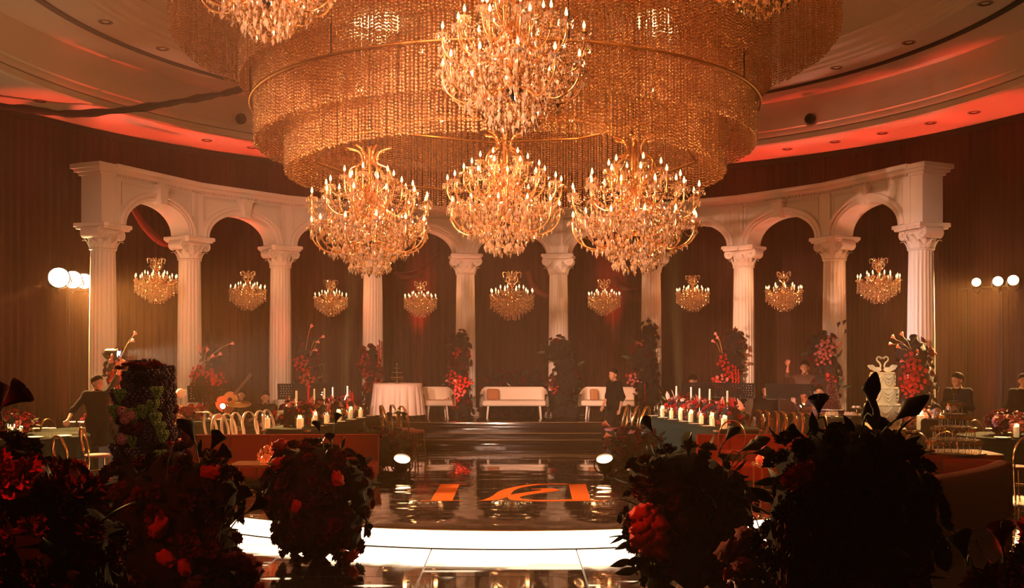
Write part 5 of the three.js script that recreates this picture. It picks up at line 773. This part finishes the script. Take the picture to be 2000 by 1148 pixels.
// ---------------------------------------------------------------- people: one smooth skin mesh each, clothes and hair as children
const smin = (a, b, k) => { const h = Math.max(k - Math.abs(a - b), 0) / k; return Math.min(a, b) - h * h * k * .25; };
function capsule(px, py, pz, b) { const [ax, ay, az, bx, by, bz, ra, rb, l2] = b; const dx = bx - ax, dy = by - ay, dz = bz - az; let t = l2 > 0 ? ((px - ax) * dx + (py - ay) * dy + (pz - az) * dz) / l2 : 0; t = t < 0 ? 0 : t > 1 ? 1 : t; return Math.hypot(px - ax - dx * t, py - ay - dy * t, pz - az - dz * t) - (ra + (rb - ra) * t); }
const B = (a, b, ra, rb) => [...a, ...b, ra, rb ?? ra, (b[0] - a[0]) ** 2 + (b[1] - a[1]) ** 2 + (b[2] - a[2]) ** 2];
function skinMesh(field, lo, hi, cell) {                       // surface nets on a grid
  const n = [0, 1, 2].map((i) => Math.ceil((hi[i] - lo[i]) / cell) + 1), id = (x, y, z) => x + n[0] * (y + n[1] * z), f = new Float32Array(n[0] * n[1] * n[2]);
  for (let z = 0; z < n[2]; z++) for (let y = 0; y < n[1]; y++) for (let x = 0; x < n[0]; x++) f[id(x, y, z)] = field(lo[0] + x * cell, lo[1] + y * cell, lo[2] + z * cell);
  const pos = [], vid = new Int32Array(f.length).fill(-1), ix = [];
  for (let z = 0; z < n[2] - 1; z++) for (let y = 0; y < n[1] - 1; y++) for (let x = 0; x < n[0] - 1; x++) {
    let m = 0, sx = 0, sy = 0, sz = 0;
    for (let c = 0; c < 12; c++) { const ax = c >> 2, r = c & 3, o = [0, 0, 0], q = [0, 0, 0]; o[(ax + 1) % 3] = q[(ax + 1) % 3] = r & 1; o[(ax + 2) % 3] = q[(ax + 2) % 3] = r >> 1; q[ax] = 1; const a = f[id(x + o[0], y + o[1], z + o[2])], b = f[id(x + q[0], y + q[1], z + q[2])]; if ((a < 0) !== (b < 0)) { const t = a / (a - b); m++; sx += x + o[0] + (q[0] - o[0]) * t; sy += y + o[1] + (q[1] - o[1]) * t; sz += z + o[2] + (q[2] - o[2]) * t; } }
    if (m) { vid[id(x, y, z)] = pos.length / 3; pos.push(lo[0] + sx / m * cell, lo[1] + sy / m * cell, lo[2] + sz / m * cell); }
  }
  for (let z = 1; z < n[2] - 1; z++) for (let y = 1; y < n[1] - 1; y++) for (let x = 1; x < n[0] - 1; x++) for (let ax = 0; ax < 3; ax++) {
    const q = [x, y, z]; q[ax]++; const a = f[id(x, y, z)] < 0, b = f[id(...q)] < 0; if (a === b) continue;
    const u = [0, 0, 0], v = [0, 0, 0]; u[(ax + 1) % 3] = 1; v[(ax + 2) % 3] = 1; const k = (i, j) => vid[id(x - u[0] * i - v[0] * j, y - u[1] * i - v[1] * j, z - u[2] * i - v[2] * j)];
    const A = k(0, 0), C = k(1, 0), D = k(1, 1), E = k(0, 1); if (A < 0 || C < 0 || D < 0 || E < 0) continue; a ? ix.push(A, C, D, A, D, E) : ix.push(A, D, C, A, E, D);
  }
  const g = new THREE.BufferGeometry(); g.setAttribute('position', new THREE.Float32BufferAttribute(pos, 3)); g.setIndex(ix); g.computeVertexNormals(); return g;
}
function mesher(bones, cell, k, extra) { const lo = [9, 9, 9], hi = [-9, -9, -9]; for (const b of bones) { const r = Math.max(b[6], b[7]) + 2.5 * cell; for (let i = 0; i < 3; i++) { lo[i] = Math.min(lo[i], b[i] - r, b[i + 3] - r); hi[i] = Math.max(hi[i], b[i] + r, b[i + 3] + r); } } return skinMesh((x, y, z) => { let d = 9; for (const b of bones) d = smin(d, capsule(x, y, z, b), k); return extra ? extra(x, y, z, d) : d; }, lo, hi, cell); }
function handBones(w, dir, curl, side) {                       // palm, four bent fingers of unequal length, thumb from the side of the palm
  const d = V(...dir).normalize(), s = V(0, 0, 1).cross(d).normalize().multiplyScalar(side); if (s.lengthSq() < .1) s.set(side, 0, 0); const nrm = d.clone().cross(s).normalize(), W = V(...w), out = [], P = (a, b, c) => W.clone().addScaledVector(d, a).addScaledVector(s, b).addScaledVector(nrm, c).toArray();
  out.push(B(P(.01, 0, 0), P(.075, -.018, 0), .022, .02), B(P(.01, 0, 0), P(.075, .02, 0), .022, .02));
  [-.031, -.01, .011, .031].forEach((o, i) => { const L = [.06, .072, .078, .068][i], c = curl; out.push(B(P(.08, o, 0), P(.08 + L * .5, o * 1.15, -L * .2 * c), .0095, .009), B(P(.08 + L * .5, o * 1.15, -L * .2 * c), P(.08 + L * (.9 - .25 * c), o * 1.2, -L * .65 * c), .009, .0075)); });
  out.push(B(P(.03, .024, 0), P(.06, .055, -.01 * curl), .012, .0105), B(P(.06, .055, -.01 * curl), P(.09, .062, -.03 * curl), .0105, .0085));
  return out;
}
function person(label, pos, turn, o = {}) {
  const H = (o.h ?? 1.7) / 1.7, sit = o.sit, hipY = sit ? .5 : .92, lean = o.lean ?? 0, t = thing('person', label, 'person', pos, turn); t.scale.setScalar(H);
  const up = (x, y, z) => { const yy = y - .92, c = Math.cos(lean), s = Math.sin(lean); return [x, hipY + yy * c - z * s, z * c + yy * s]; };   // torso leans forwards about the hips
  const neck = up(0, 1.44, -.01), chest = up(0, 1.27, 0), waist = up(0, 1.06, 0), pel = up(0, .93, 0), hd = V(...up(0, 1.585, .02)), sh = [-1, 1].map((s) => up(s * .175, 1.38, -.01));
  const elb = o.elbow ?? [[-.235, 1.1, -.03], [.235, 1.1, -.03]], wr = o.wrist ?? [[-.24, .86, .06], [.24, .86, .06]], E = elb.map((e) => up(...e)), Wp = wr.map((w) => up(...w));
  const leg = [-1, 1].map((s) => sit ? [[s * .09, hipY - .01, 0], [s * .14, .5, .42], [s * .13, .09, .4], [s * .14, .035, .53]] : [[s * .09, .9, 0], [s * .1, .49, .02 + s * (o.step ?? 0)], [s * .105, .085, -.02 + s * (o.step ?? 0) * 1.6], [s * .125, .03, .12 + s * (o.step ?? 0) * 1.6]]);
  const torso = (g) => [B(up(-.07, .95, 0), up(.07, .95, 0), .12 + g), B(pel, waist, .125 + g, .115 + g), B(up(-.05, 1.08, 0), up(-.09, 1.28, 0), .1 + g, .11 + g), B(up(.05, 1.08, 0), up(.09, 1.28, 0), .1 + g, .11 + g), B(sh[0], sh[1], .062 + g), B(up(0, 1.3, 0), up(0, 1.4, -.01), .1 + g, .06 + g)];
  const arms = (g, f) => [0, 1].flatMap((i) => [B(sh[i], E[i], .05 + g, .041 + g), B(E[i], f === 1 ? Wp[i] : V(...E[i]).lerp(V(...Wp[i]), f).toArray(), .04 + g, .027 + g)]);
  const legs = (g) => leg.flatMap((l) => [B(l[0], l[1], .088 + g, .058 + g), B(l[1], l[2], .056 + g, .037 + g)]);
  const hands = [0, 1].flatMap((i) => { const d = V(...Wp[i]).sub(V(...E[i])).toArray(); return handBones(Wp[i], o.handDir?.[i] ?? d, o.curl ?? .5, i ? -1 : 1); });
  const yaw = o.look ?? 0, nod = o.nod ?? 0, L = (x, y, z) => { const c = Math.cos(nod), s = Math.sin(nod), y1 = y * c - z * s, z1 = y * s + z * c; return [hd.x + x * Math.cos(yaw) + z1 * Math.sin(yaw), hd.y + y1, hd.z - x * Math.sin(yaw) + z1 * Math.cos(yaw)]; };
  const headB = [B(L(0, .035, -.018), L(0, .045, .012), .083, .08), B(L(0, -.045, .03), L(0, -.075, .055), .056, .038), B(L(-.03, -.02, .055), L(.03, -.02, .055), .036), B(L(0, .01, .088), L(0, -.022, .108), .009, .0145), B(L(-.03, .03, .078), L(.03, .03, .078), .012), B(L(-.016, -.058, .082), L(.016, -.058, .082), .0095), ...[-1, 1].map((s) => B(L(s * .08, .01, -.01), L(s * .083, -.025, -.005), .014, .01)), B([hd.x, hd.y - .06, hd.z - .015], neck, .05, .056)];
  const bodyG = mesher([...torso(0), ...arms(0, 1), ...legs(0), B(leg[0][2], leg[0][3], .035, .028), B(leg[1][2], leg[1][3], .035, .028), B(neck, up(0, 1.52, .0), .055, .05)], .022, .06);
  const eyeDent = (x, y, z, d) => { for (const s of [-1, 1]) { const e = L(s * .031, .008, .093); d = Math.max(d, -(Math.hypot(x - e[0], y - e[1], z - e[2]) - .009)); } return d; };
  part('body', M(bodyG, mesher(headB, .008, .022, eyeDent), mesher(hands, .006, .008)), o.skin ?? MT.skin, t);
  part('eyes', M(...[-1, 1].map((s) => ball(.0085, 8, ...L(s * .031, .008, .086)))), mat([.1, .06, .05], .3), t);
  part('mouth', mv(new THREE.SphereGeometry(1, 8, 6), ...L(0, -.058, .0885), 0, yaw, 0, V(.019, .004, .005)), mat([.3, .07, .06], .5), t);
  const cut = (d, y, lim) => Math.max(d, y - lim);
  part('jacket', mesher([...torso(.016), ...arms(.014, o.sleeve ?? .94), B(pel, up(0, .86, 0), .125, .13)], .02, .05), o.jacket ?? MT.suit, t);
  part('trousers', mesher([...legs(.018), B(up(-.06, .93, 0), up(.06, .93, 0), .125)], .022, .05), o.trousers ?? MT.suit, t);
  for (const l of leg) part('shoe', mesher([B([l[2][0], .05, l[2][2]], [l[3][0], .035, l[3][2]], .045, .036)], .014, .03), MT.black, t);
  part('shirt_collar', mesher([B(up(0, 1.4, .0), up(0, 1.455, .0), .066, .06)], .014, .02), o.shirt ?? MT.suit, t);
  if (o.tie) part('necktie', mesher([B(up(0, 1.4, .085), up(0, 1.15, .135), .018, .03)], .012, .02), o.tie, t);
  const long = o.hair === 'long'; const hb = [B(L(0, .05, -.03), L(0, .066, .002), .094, .088), ...(long ? [B(L(-.07, .02, -.02), L(-.085, -.16, -.02), .035, .03), B(L(.07, .02, -.02), L(.085, -.16, -.02), .035, .03), B(L(0, .0, -.06), L(0, -.15, -.055), .06, .05)] : [B(L(0, .0, -.06), L(0, -.03, -.055), .055, .04)])];
  const fc = L(0, -.02, .12); part('hair', mesher(hb, .01, .03, (x, y, z, d) => Math.max(d, .1 - Math.hypot(x - fc[0], y - fc[1], z - fc[2]))), MT.hair, t);
  t.userData.wrists = undefined; return { t, up, Wp, H };
}
const ground = (px, d, y) => { const p = at(px, 690, d); p.y = y; return p; };
// waiter walking past the right sofa
person('waiter in black walking before the right cream sofa, arm hanging down', ground(1199, 20.3, PH), -1.05, { h: 1.57, step: .12, elbow: [[-.24, 1.12, .0], [.25, 1.1, -.06]], wrist: [[-.22, .9, .14], [.27, .84, .03]], sleeve: .3, look: .25 });
// man at the left with one arm raised, the other reaching to the table
person('man in dark clothes at the left with one arm raised towards the beam lamp', ground(190, 17.6, .012), .55, { h: 1.72, elbow: [[-.42, 1.12, .16], [.3, 1.62, .02]], wrist: [[-.52, .98, .36], [.38, 1.88, .06]], sleeve: .35, curl: .9, look: .5 });
// waiter right, holding a napkin, and a man at the right edge
person('waiter in a dark suit with folded hands standing right of the champagne tower', ground(1871, 18.0, .012), -.85, { h: 1.76, elbow: [[-.25, 1.12, .02], [.25, 1.12, .02]], wrist: [[-.08, 1.12, .25], [.1, 1.1, .24]], shirt: MT.shirt, look: -.3, nod: .15 });
person('man in a dark suit at the right edge with joined hands', ground(1999, 18.2, .012), -.4, { h: 1.74, elbow: [[-.25, 1.12, .02], [.25, 1.12, .02]], wrist: [[-.06, 1.0, .22], [.07, .98, .23]], shirt: MT.shirt });
person('guest with a red lit face seated behind the pink centrepiece at the right', ground(1827, 17.4, .012), -.1, { stool: 'guest', sit: true, h: 1.62, elbow: [[-.25, 1.12, .05], [.25, 1.12, .05]], wrist: [[-.2, .98, .28], [.2, .98, .28]] });
// band at the left
const seatTo = (label, px, d, turn, o) => { const p = ground(px, d, o.fy ?? PH); const q = person(label, p, turn, o); if (o.sit) { const s = thing('stool', `black round stool under the ${o.stool}`, 'stool', p.clone(), turn); part('seat', cr(lathe([[.001, .36], [.16, .36], [.17, .375], [.16, .39], [.001, .39]], 20), .5), MT.black, s); for (let i = 0; i < 3; i++) part('leg', tube([[Math.sin(i * 2.1) * .06, .36, Math.cos(i * 2.1) * .06], [Math.sin(i * 2.1) * .18, 0, Math.cos(i * 2.1) * .18]], .014, 3, 6), MT.blackMetal, s); } return q; };
seatTo('guitarist in black seated beside the bright floor lamp, arm lit pale', 458, 20.9, .5, { stool: 'guitarist at the left', sit: true, fy: .012, h: 1.66, elbow: [[-.27, 1.14, .08], [.3, 1.12, .06]], wrist: [[-.06, 1.02, .3], [.34, 1.22, .3]], sleeve: .15 });
seatTo('musician in black seated in the dark at the left, second from the drums', 470, 22.0, .35, { stool: 'dark musician nearest the guitarist', sit: true, fy: .012, h: 1.74, wrist: [[-.15, 1.02, .3], [.15, 1.05, .3]] });
seatTo('musician in black seated in the dark before the third column', 518, 21.2, .3, { stool: 'dark musician before the third column', sit: true, fy: .012, h: 1.72, wrist: [[-.12, 1.05, .32], [.15, 1.0, .3]] });
// band at the right
seatTo('musician bending forward over a music stand, head lowered, right of the sofa', 1366, 21.3, -.5, { fy: PH, h: 1.62, lean: .75, nod: .5, elbow: [[-.24, 1.12, .12], [.24, 1.12, .12]], wrist: [[-.15, .98, .36], [.15, .98, .36]], jacket: mat([.09, .02, .012], .7) });
seatTo('musician with a gold tie seated behind the music stands at the right', 1412, 20.9, -.35, { stool: 'musician with the gold tie', sit: true, h: 1.66, wrist: [[-.12, 1.02, .3], [.15, 1.0, .3]], tie: mat([.35, .2, .05], .4), hair: 'long' });
seatTo('musician woman with loose dark hair seated facing the hall at the right', 1495, 20.5, -.2, { stool: 'woman musician at the right', sit: true, h: 1.64, wrist: [[-.1, 1.0, .28], [.1, .98, .28]], hair: 'long' });
const vio = seatTo('violinist in dark red seated with the violin raised at the right', 1600, 19.4, -.75, { stool: 'violinist', sit: true, h: 1.66, look: .5, elbow: [[-.28, 1.16, .18], [.34, 1.26, .1]], wrist: [[-.3, 1.38, .42], [.16, 1.3, .4]], jacket: mat([.08, .012, .008], .7) });
seatTo('musician seated behind the violinist with one arm lifted high', 1572, 20.9, -.4, { h: 1.72, fy: PH, elbow: [[-.34, 1.42, .12], [.25, 1.14, .05]], wrist: [[-.32, 1.62, .2], [.18, 1.1, .3]], jacket: mat([.05, .02, .012], .7), sleeve: .3 });
{ const p = vio.t.localToWorld(V(...vio.Wp[0]).add(V(.1, .04, -.12))), t = thing('violin', 'reddish violin held at the shoulder by the violinist', 'violin', p, -.75 - .5); const s = new THREE.Shape(); s.moveTo(0, 0); s.bezierCurveTo(.13, 0, .12, .13, .07, .15); s.bezierCurveTo(.06, .19, .1, .24, 0, .26); s.bezierCurveTo(-.1, .24, -.06, .19, -.07, .15); s.bezierCurveTo(-.12, .13, -.13, 0, 0, 0); part('violin_body', extr(s, .035, .005, 12), mat([.4, .1, .03], .3, { clearcoat: .7 }), t); part('neck', box(.022, .2, .02, 0, .34, .03), MT.black, t); t.rotation.x = 1.2; const b = thing('violin_bow', 'thin violin bow in the hand of the violinist', 'bow', p.clone().add(V(.1, .02, .06)), -.2); part('stick', mv(cyl(.004, .003, .6, 6), -.3, 0, 0, 0, 0, -1.3), mat([.2, .08, .03], .5), b); part('frog', mv(rbox(.03, .02, .012, .003), -.28, .01, 0), MT.black, b); }
// ---------------------------------------------------------------- stage lamps: fittings and their light
function parCan(label, p, target, color, k, intensity, angle, size = .11, group, cat = 'stage lamp') {
  const t = thing('stage_lamp', label, cat, p, 0, group), dir = target.clone().sub(p).normalize();
  const q = new THREE.Quaternion().setFromUnitVectors(V(0, 0, 1), dir);
  const head = part('lamp_housing', cr(lathe([[.001, -.24], [size * .55, -.24], [size * .8, -.2], [size * 1.05, -.02], [size * 1.12, 0], [size * 1.12, .03], [size, .03], [size, .0], [.001, 0]], 24).rotateX(PI / 2), .5), MT.blackMetal, t); head.quaternion.copy(q);
  const lens = part('lamp_lens', lathe([[.001, .012], [size * .6, .01], [size * .98, .004]], 24).rotateX(PI / 2), glow(...color, k), t); lens.quaternion.copy(q);
  part('yoke', M(tube([[-size * 1.25, 0, 0], [-size * 1.25, -.12, 0], [-size * .6, -.2, 0], [size * .6, -.2, 0], [size * 1.25, -.12, 0], [size * 1.25, 0, 0]], .012, 20, 6), cyl(.03, .03, .06, 10, 0, -.26, 0)), MT.blackMetal, t);
  if (intensity) spot('stage_lamp_light', p.clone().addScaledVector(dir, .05), target, color, intensity, angle, .6, 4);
  return t;
}
// front of house profile spots, hung in front of the stage out of view: they light the colonnade
[[-3.6, -6.3, 3.2, -20.5], [-3.2, -4.2, 3.4, -23], [-2.8, 0, 3.2, -24.5], [-4, 4.2, 3.4, -23], [-4.6, 6.2, 3.3, -20.5]].forEach(([x, tx, ty, tz], k) =>
  parCan(`black profile spot on the front lighting bar, ${ORD[k]} from the left, aimed at the colonnade`, V(x * 1.2, 5.2, -1.5), V(tx, ty, tz), NEUTRAL, 3, [260, 330, 700, 1250, 1450][k], [11, 13, 13, 13, 10][k], .1, 'front lighting bar'));
// red wash on the ceiling strip, from cans on the stage behind the columns
for (const a of [-68, -56, -44, -32, 32, 44, 56, 68]) parCan('', onRing(RC, 9.75, rad(a), SH + .35), onRing(RC, 9.95, rad(a), 7), RED, 2, a > 0 ? 140 : 120, 15, .1, 'red wash lamps behind the columns').userData.label = `red stage lamp pointing up behind the ${a < 0 ? 'left' : 'right'} columns, ${({ 32: 'nearest the middle', 44: 'second from the middle', 56: 'third from the middle', 68: 'farthest from the middle' })[Math.abs(a)]}`;
// pink uplights under the arch soffits
for (let k = 0; k < 9; k++) { const a = (k - 4) * STEP; parCan(`pink uplight on the stage under the ${k === 4 ? 'middle' : ORD[k] + ' arch from the left'}${k === 4 ? ' arch' : ''}`, onRing(CC, CR + .0, a, SH + .3), onRing(CC, CR, a, 5.3), PINK, 1.5, 38, 15, .08, 'uplights under the arches'); }
// narrow red beams up the drape
for (const [px, n] of [[818, 'left'], [1197, 'right']]) { const p = at(px, 800, 25.2); p.y = SH + .32; parCan(`narrow red uplight at the foot of the drape, ${n} of the middle sofa`, p, V(p.x * 1.02, 3.4, p.z - .85), RED, 2, 300, 8, .08, 'red drape uplights'); }
// beam lamps on the two side bars, facing the hall through the smoke
for (const [s, list] of [['left', [[115, 542, 19.2, .19], [142, 546, 19.6, .17], [164, 549, 20, .15], [191, 553, 20.6, .085]]], ['right', [[1907, 551, 20.4, .085], [1949, 549, 20, .095], [1979, 547, 19.6, .1]]]]) {
  list.forEach(([x, y, d, size], k) => {
    const p = at(x, y, d), f = p.clone().add(V(0, 0, size * .7)), sx = s === 'left' ? 1 : -1;
    parCan(`${ORD[k]} bright beam lamp on the ${s} bar beside the colonnade, counted from the left`, p, V(0, EYE, 0), [1, .74, .38], s === 'left' ? 60 : 30, 0, 0, size, `${s} beam lamps`);
    spot('stage_lamp_light', f, f.clone().add(V(sx * 1.9, -3.0, 1.9)), [1, .5, .16], s === 'left' ? [200, 150, 110, 50][k] : [110, 130, 190][k], 32, .6, 4);
    spot('stage_lamp_throw', f, f.clone().add(V(sx * .8, -.32, .6)), [1, .5, .16], s === 'left' ? [1100, 820, 560, 200][k] : [210, 240, 360][k], 23, .8, 4);
    spot('stage_lamp_spill', f, f.clone().add(V(sx * .55, -.16, 1)), [1, .48, .14], s === 'left' ? [75, 56, 40, 18][k] : [22, 25, 38][k], 44, .7, 4);
  });
  if (s === 'left') for (const [k, x, y, z] of [[0, -14, .6, -15.5], [0, -13, .3, -14], [1, -12, .1, -13.5]]) spot('stage_lamp_beam', at(...list[k].slice(0, 3)), V(x, y, z), [1, .5, .18], 2600, 2.6, .4, 2);
  const a = at(...list[0].slice(0, 3)), b = at(...list.at(-1).slice(0, 3)); a.y = b.y = Math.max(a.y, b.y) - .1; a.z -= .45; b.z -= .45; const e = b.clone().sub(a);
  const t = thing('lighting_bar', `black lighting bar on two stands carrying the beam lamps on the ${s}`, 'lighting bar', V(0, 0, 0));
  part('bar', tube([a.clone().addScaledVector(e, -.2), a.clone().lerp(b, .5), b.clone().addScaledVector(e, .2)], .025, 8, 8), MT.black, t);
  for (const q of [a, b]) part('stand', M(cyl(.022, .022, q.y, 10, q.x, 0, q.z), ...[0, 1, 2].map((i) => tube([[q.x, .5, q.z], [q.x + .25 * Math.cos(i * 2.1), .25, q.z + .25 * Math.sin(i * 2.1)], [q.x + .45 * Math.cos(i * 2.1), .02, q.z + .45 * Math.sin(i * 2.1)]], .014, 4, 6))), MT.black, t);
}
// cold white beam at the left, pointing across the band
{ const p = at(230, 690, 18.2); parCan('small lamp throwing a bluish white beam across the band at the left', p, V(p.x + 4, p.y - .35, p.z + .3), [.8, .9, 1], 12, 1500, 17, .09); }
// pale beams rising beside the tables
for (const [px, d, n, tx] of [[668, 20.5, 'left', .3], [1328, 20.5, 'right', -.15], [632, 21, 'outer left', .1]]) { const p = at(px, 795, d); parCan(`stage lamp throwing a narrow pale beam upwards behind the ${n} candle table`, p, V(p.x + tx, p.y + 4, p.z - .2), [1, .82, .4], 3, n === 'outer left' ? 500 : 1500, 4.5, .07); }
// floor lamps facing the camera at both edges of the runway
for (const [px, n] of [[785, 'left'], [1181, 'right']]) { const p = at(px, 898, 15.2); parCan(`bright warm floor lamp at the ${n} edge of the runway`, p, p.clone().add(V(n === 'left' ? .2 : -.2, 1, .55)), [1, .5, .22], 26, 26, 40, .125, 'runway floor lamps'); }
// red wash over the lounge seats and flowers, from lamps hung at the front corners
[[-.5, 6.6, -6, -3.4, .5, -14.7], [.5, 6.6, -6, 3.9, .55, -14.7], [-5.6, 4.2, -3, -2.75, 1.25, -5.5], [5.5, 4.2, -2.5, 2.7, .8, -5.3]].forEach(([x, y, z, a, b, c], k) => parCan(['red wash lamp hung high over the hall, aimed at the left lounge', 'red wash lamp hung high over the hall, aimed at the right lounge', 'red wash lamp beside the hall entrance, aimed at the near left flowers', 'red wash lamp beside the hall entrance, aimed at the near right flowers'][k], V(x, y, z), V(a, b, c), RED, 2, [220, 430, 85, 60][k], [8, 8, 8, 6][k], .1, 'red wash lamps'));

// warm pin spot on the cake and the champagne tower, and one on the table of the stage
parCan('warm pin spot above the front of the hall, aimed at the wedding cake', V(3.2, 6.4, -5.5), V(5.05, 1.72, -13.25), [1, .68, .4], 3, 190, 3, .08, 'pin spots');
parCan('warm pin spot above the front of the hall, aimed at the pale cloth table', V(-6.2, 5.4, -5), V(-2.6, 1.15, -22.8), [1, .56, .4], 3, 750, 2.6, .08, 'pin spots');

parCan('warm pin spot above the front of the hall, aimed at the near left round table', V(-5.5, 6.6, -9), V(-7.8, .8, -16.5), [1, .62, .34], 3, 70, 7, .08, 'pin spots');
parCan('warm pin spot above the front of the hall, aimed at the middle sofa', V(-1, 4.4, -2.5), V(.5, .95, -23.3), [1, .56, .38], 3, 900, 6.5, .08, 'pin spots');

parCan('red lamp left of the hall aimed at the cockscomb of the broad bush', V(-4.5, 3.6, -6.5), V(1.1, .85, -8.55), RED, 3, 150, 3, .08, 'red wash lamps');

parCan('dim warm lamp before the hall, aimed at the grape tower', V(-1.5, 4.6, -2.5), V(-3.4, 1.5, -9.2), [1, .6, .34], 3, 24, 6, .08, 'pin spots');

// small red lamps among the flowers at the column feet
[[0, 236, .45], [1, 408, .35], [2, 600, .3], [4, 893, .2], [7, 1420, .3], [8, 1606, .35], [9, 1768, .35]].forEach(([k, px, dy]) => { const d = colD(k) - .85, p = at(px, 690, d); p.y = SH + .1; if (k === 4) p.y = AH + .1; parCan(`small red lamp before the ${k < 5 ? ORD[k] + ' column from the left' : ORD[9 - k] + ' column from the right'}`, p, V(p.x, 1.35 + dy, p.z - .5), RED, 2, k === 4 ? 16 : 11, 36, .06, 'red lamps at the flower pillars'); });

parCan('dim red lamp beside the hall entrance, aimed at the wide dark flower mass', V(-4.4, 4.2, -3.2), V(-2.6, 1.0, -7.6), RED, 2, 42, 7, .08, 'red wash lamps');
parCan('dim red lamp beside the hall entrance, aimed at the round flower bush', V(-4.2, 4.6, -4.4), V(-2.0, .75, -10), RED, 2, 60, 5, .08, 'red wash lamps');
for (const o of scene.children) if (/^(column|arch|end_pier|flower_pillar|flower_hedge|stage_drape)/.test(o.name)) o.userData.kind = 'thing';   // set pieces, not the room
scene.traverse((o) => { if (o.isMesh) { o.castShadow = true; o.receiveShadow = true; } });
scene.updateMatrixWorld(true);
renderer.render(scene, camera);
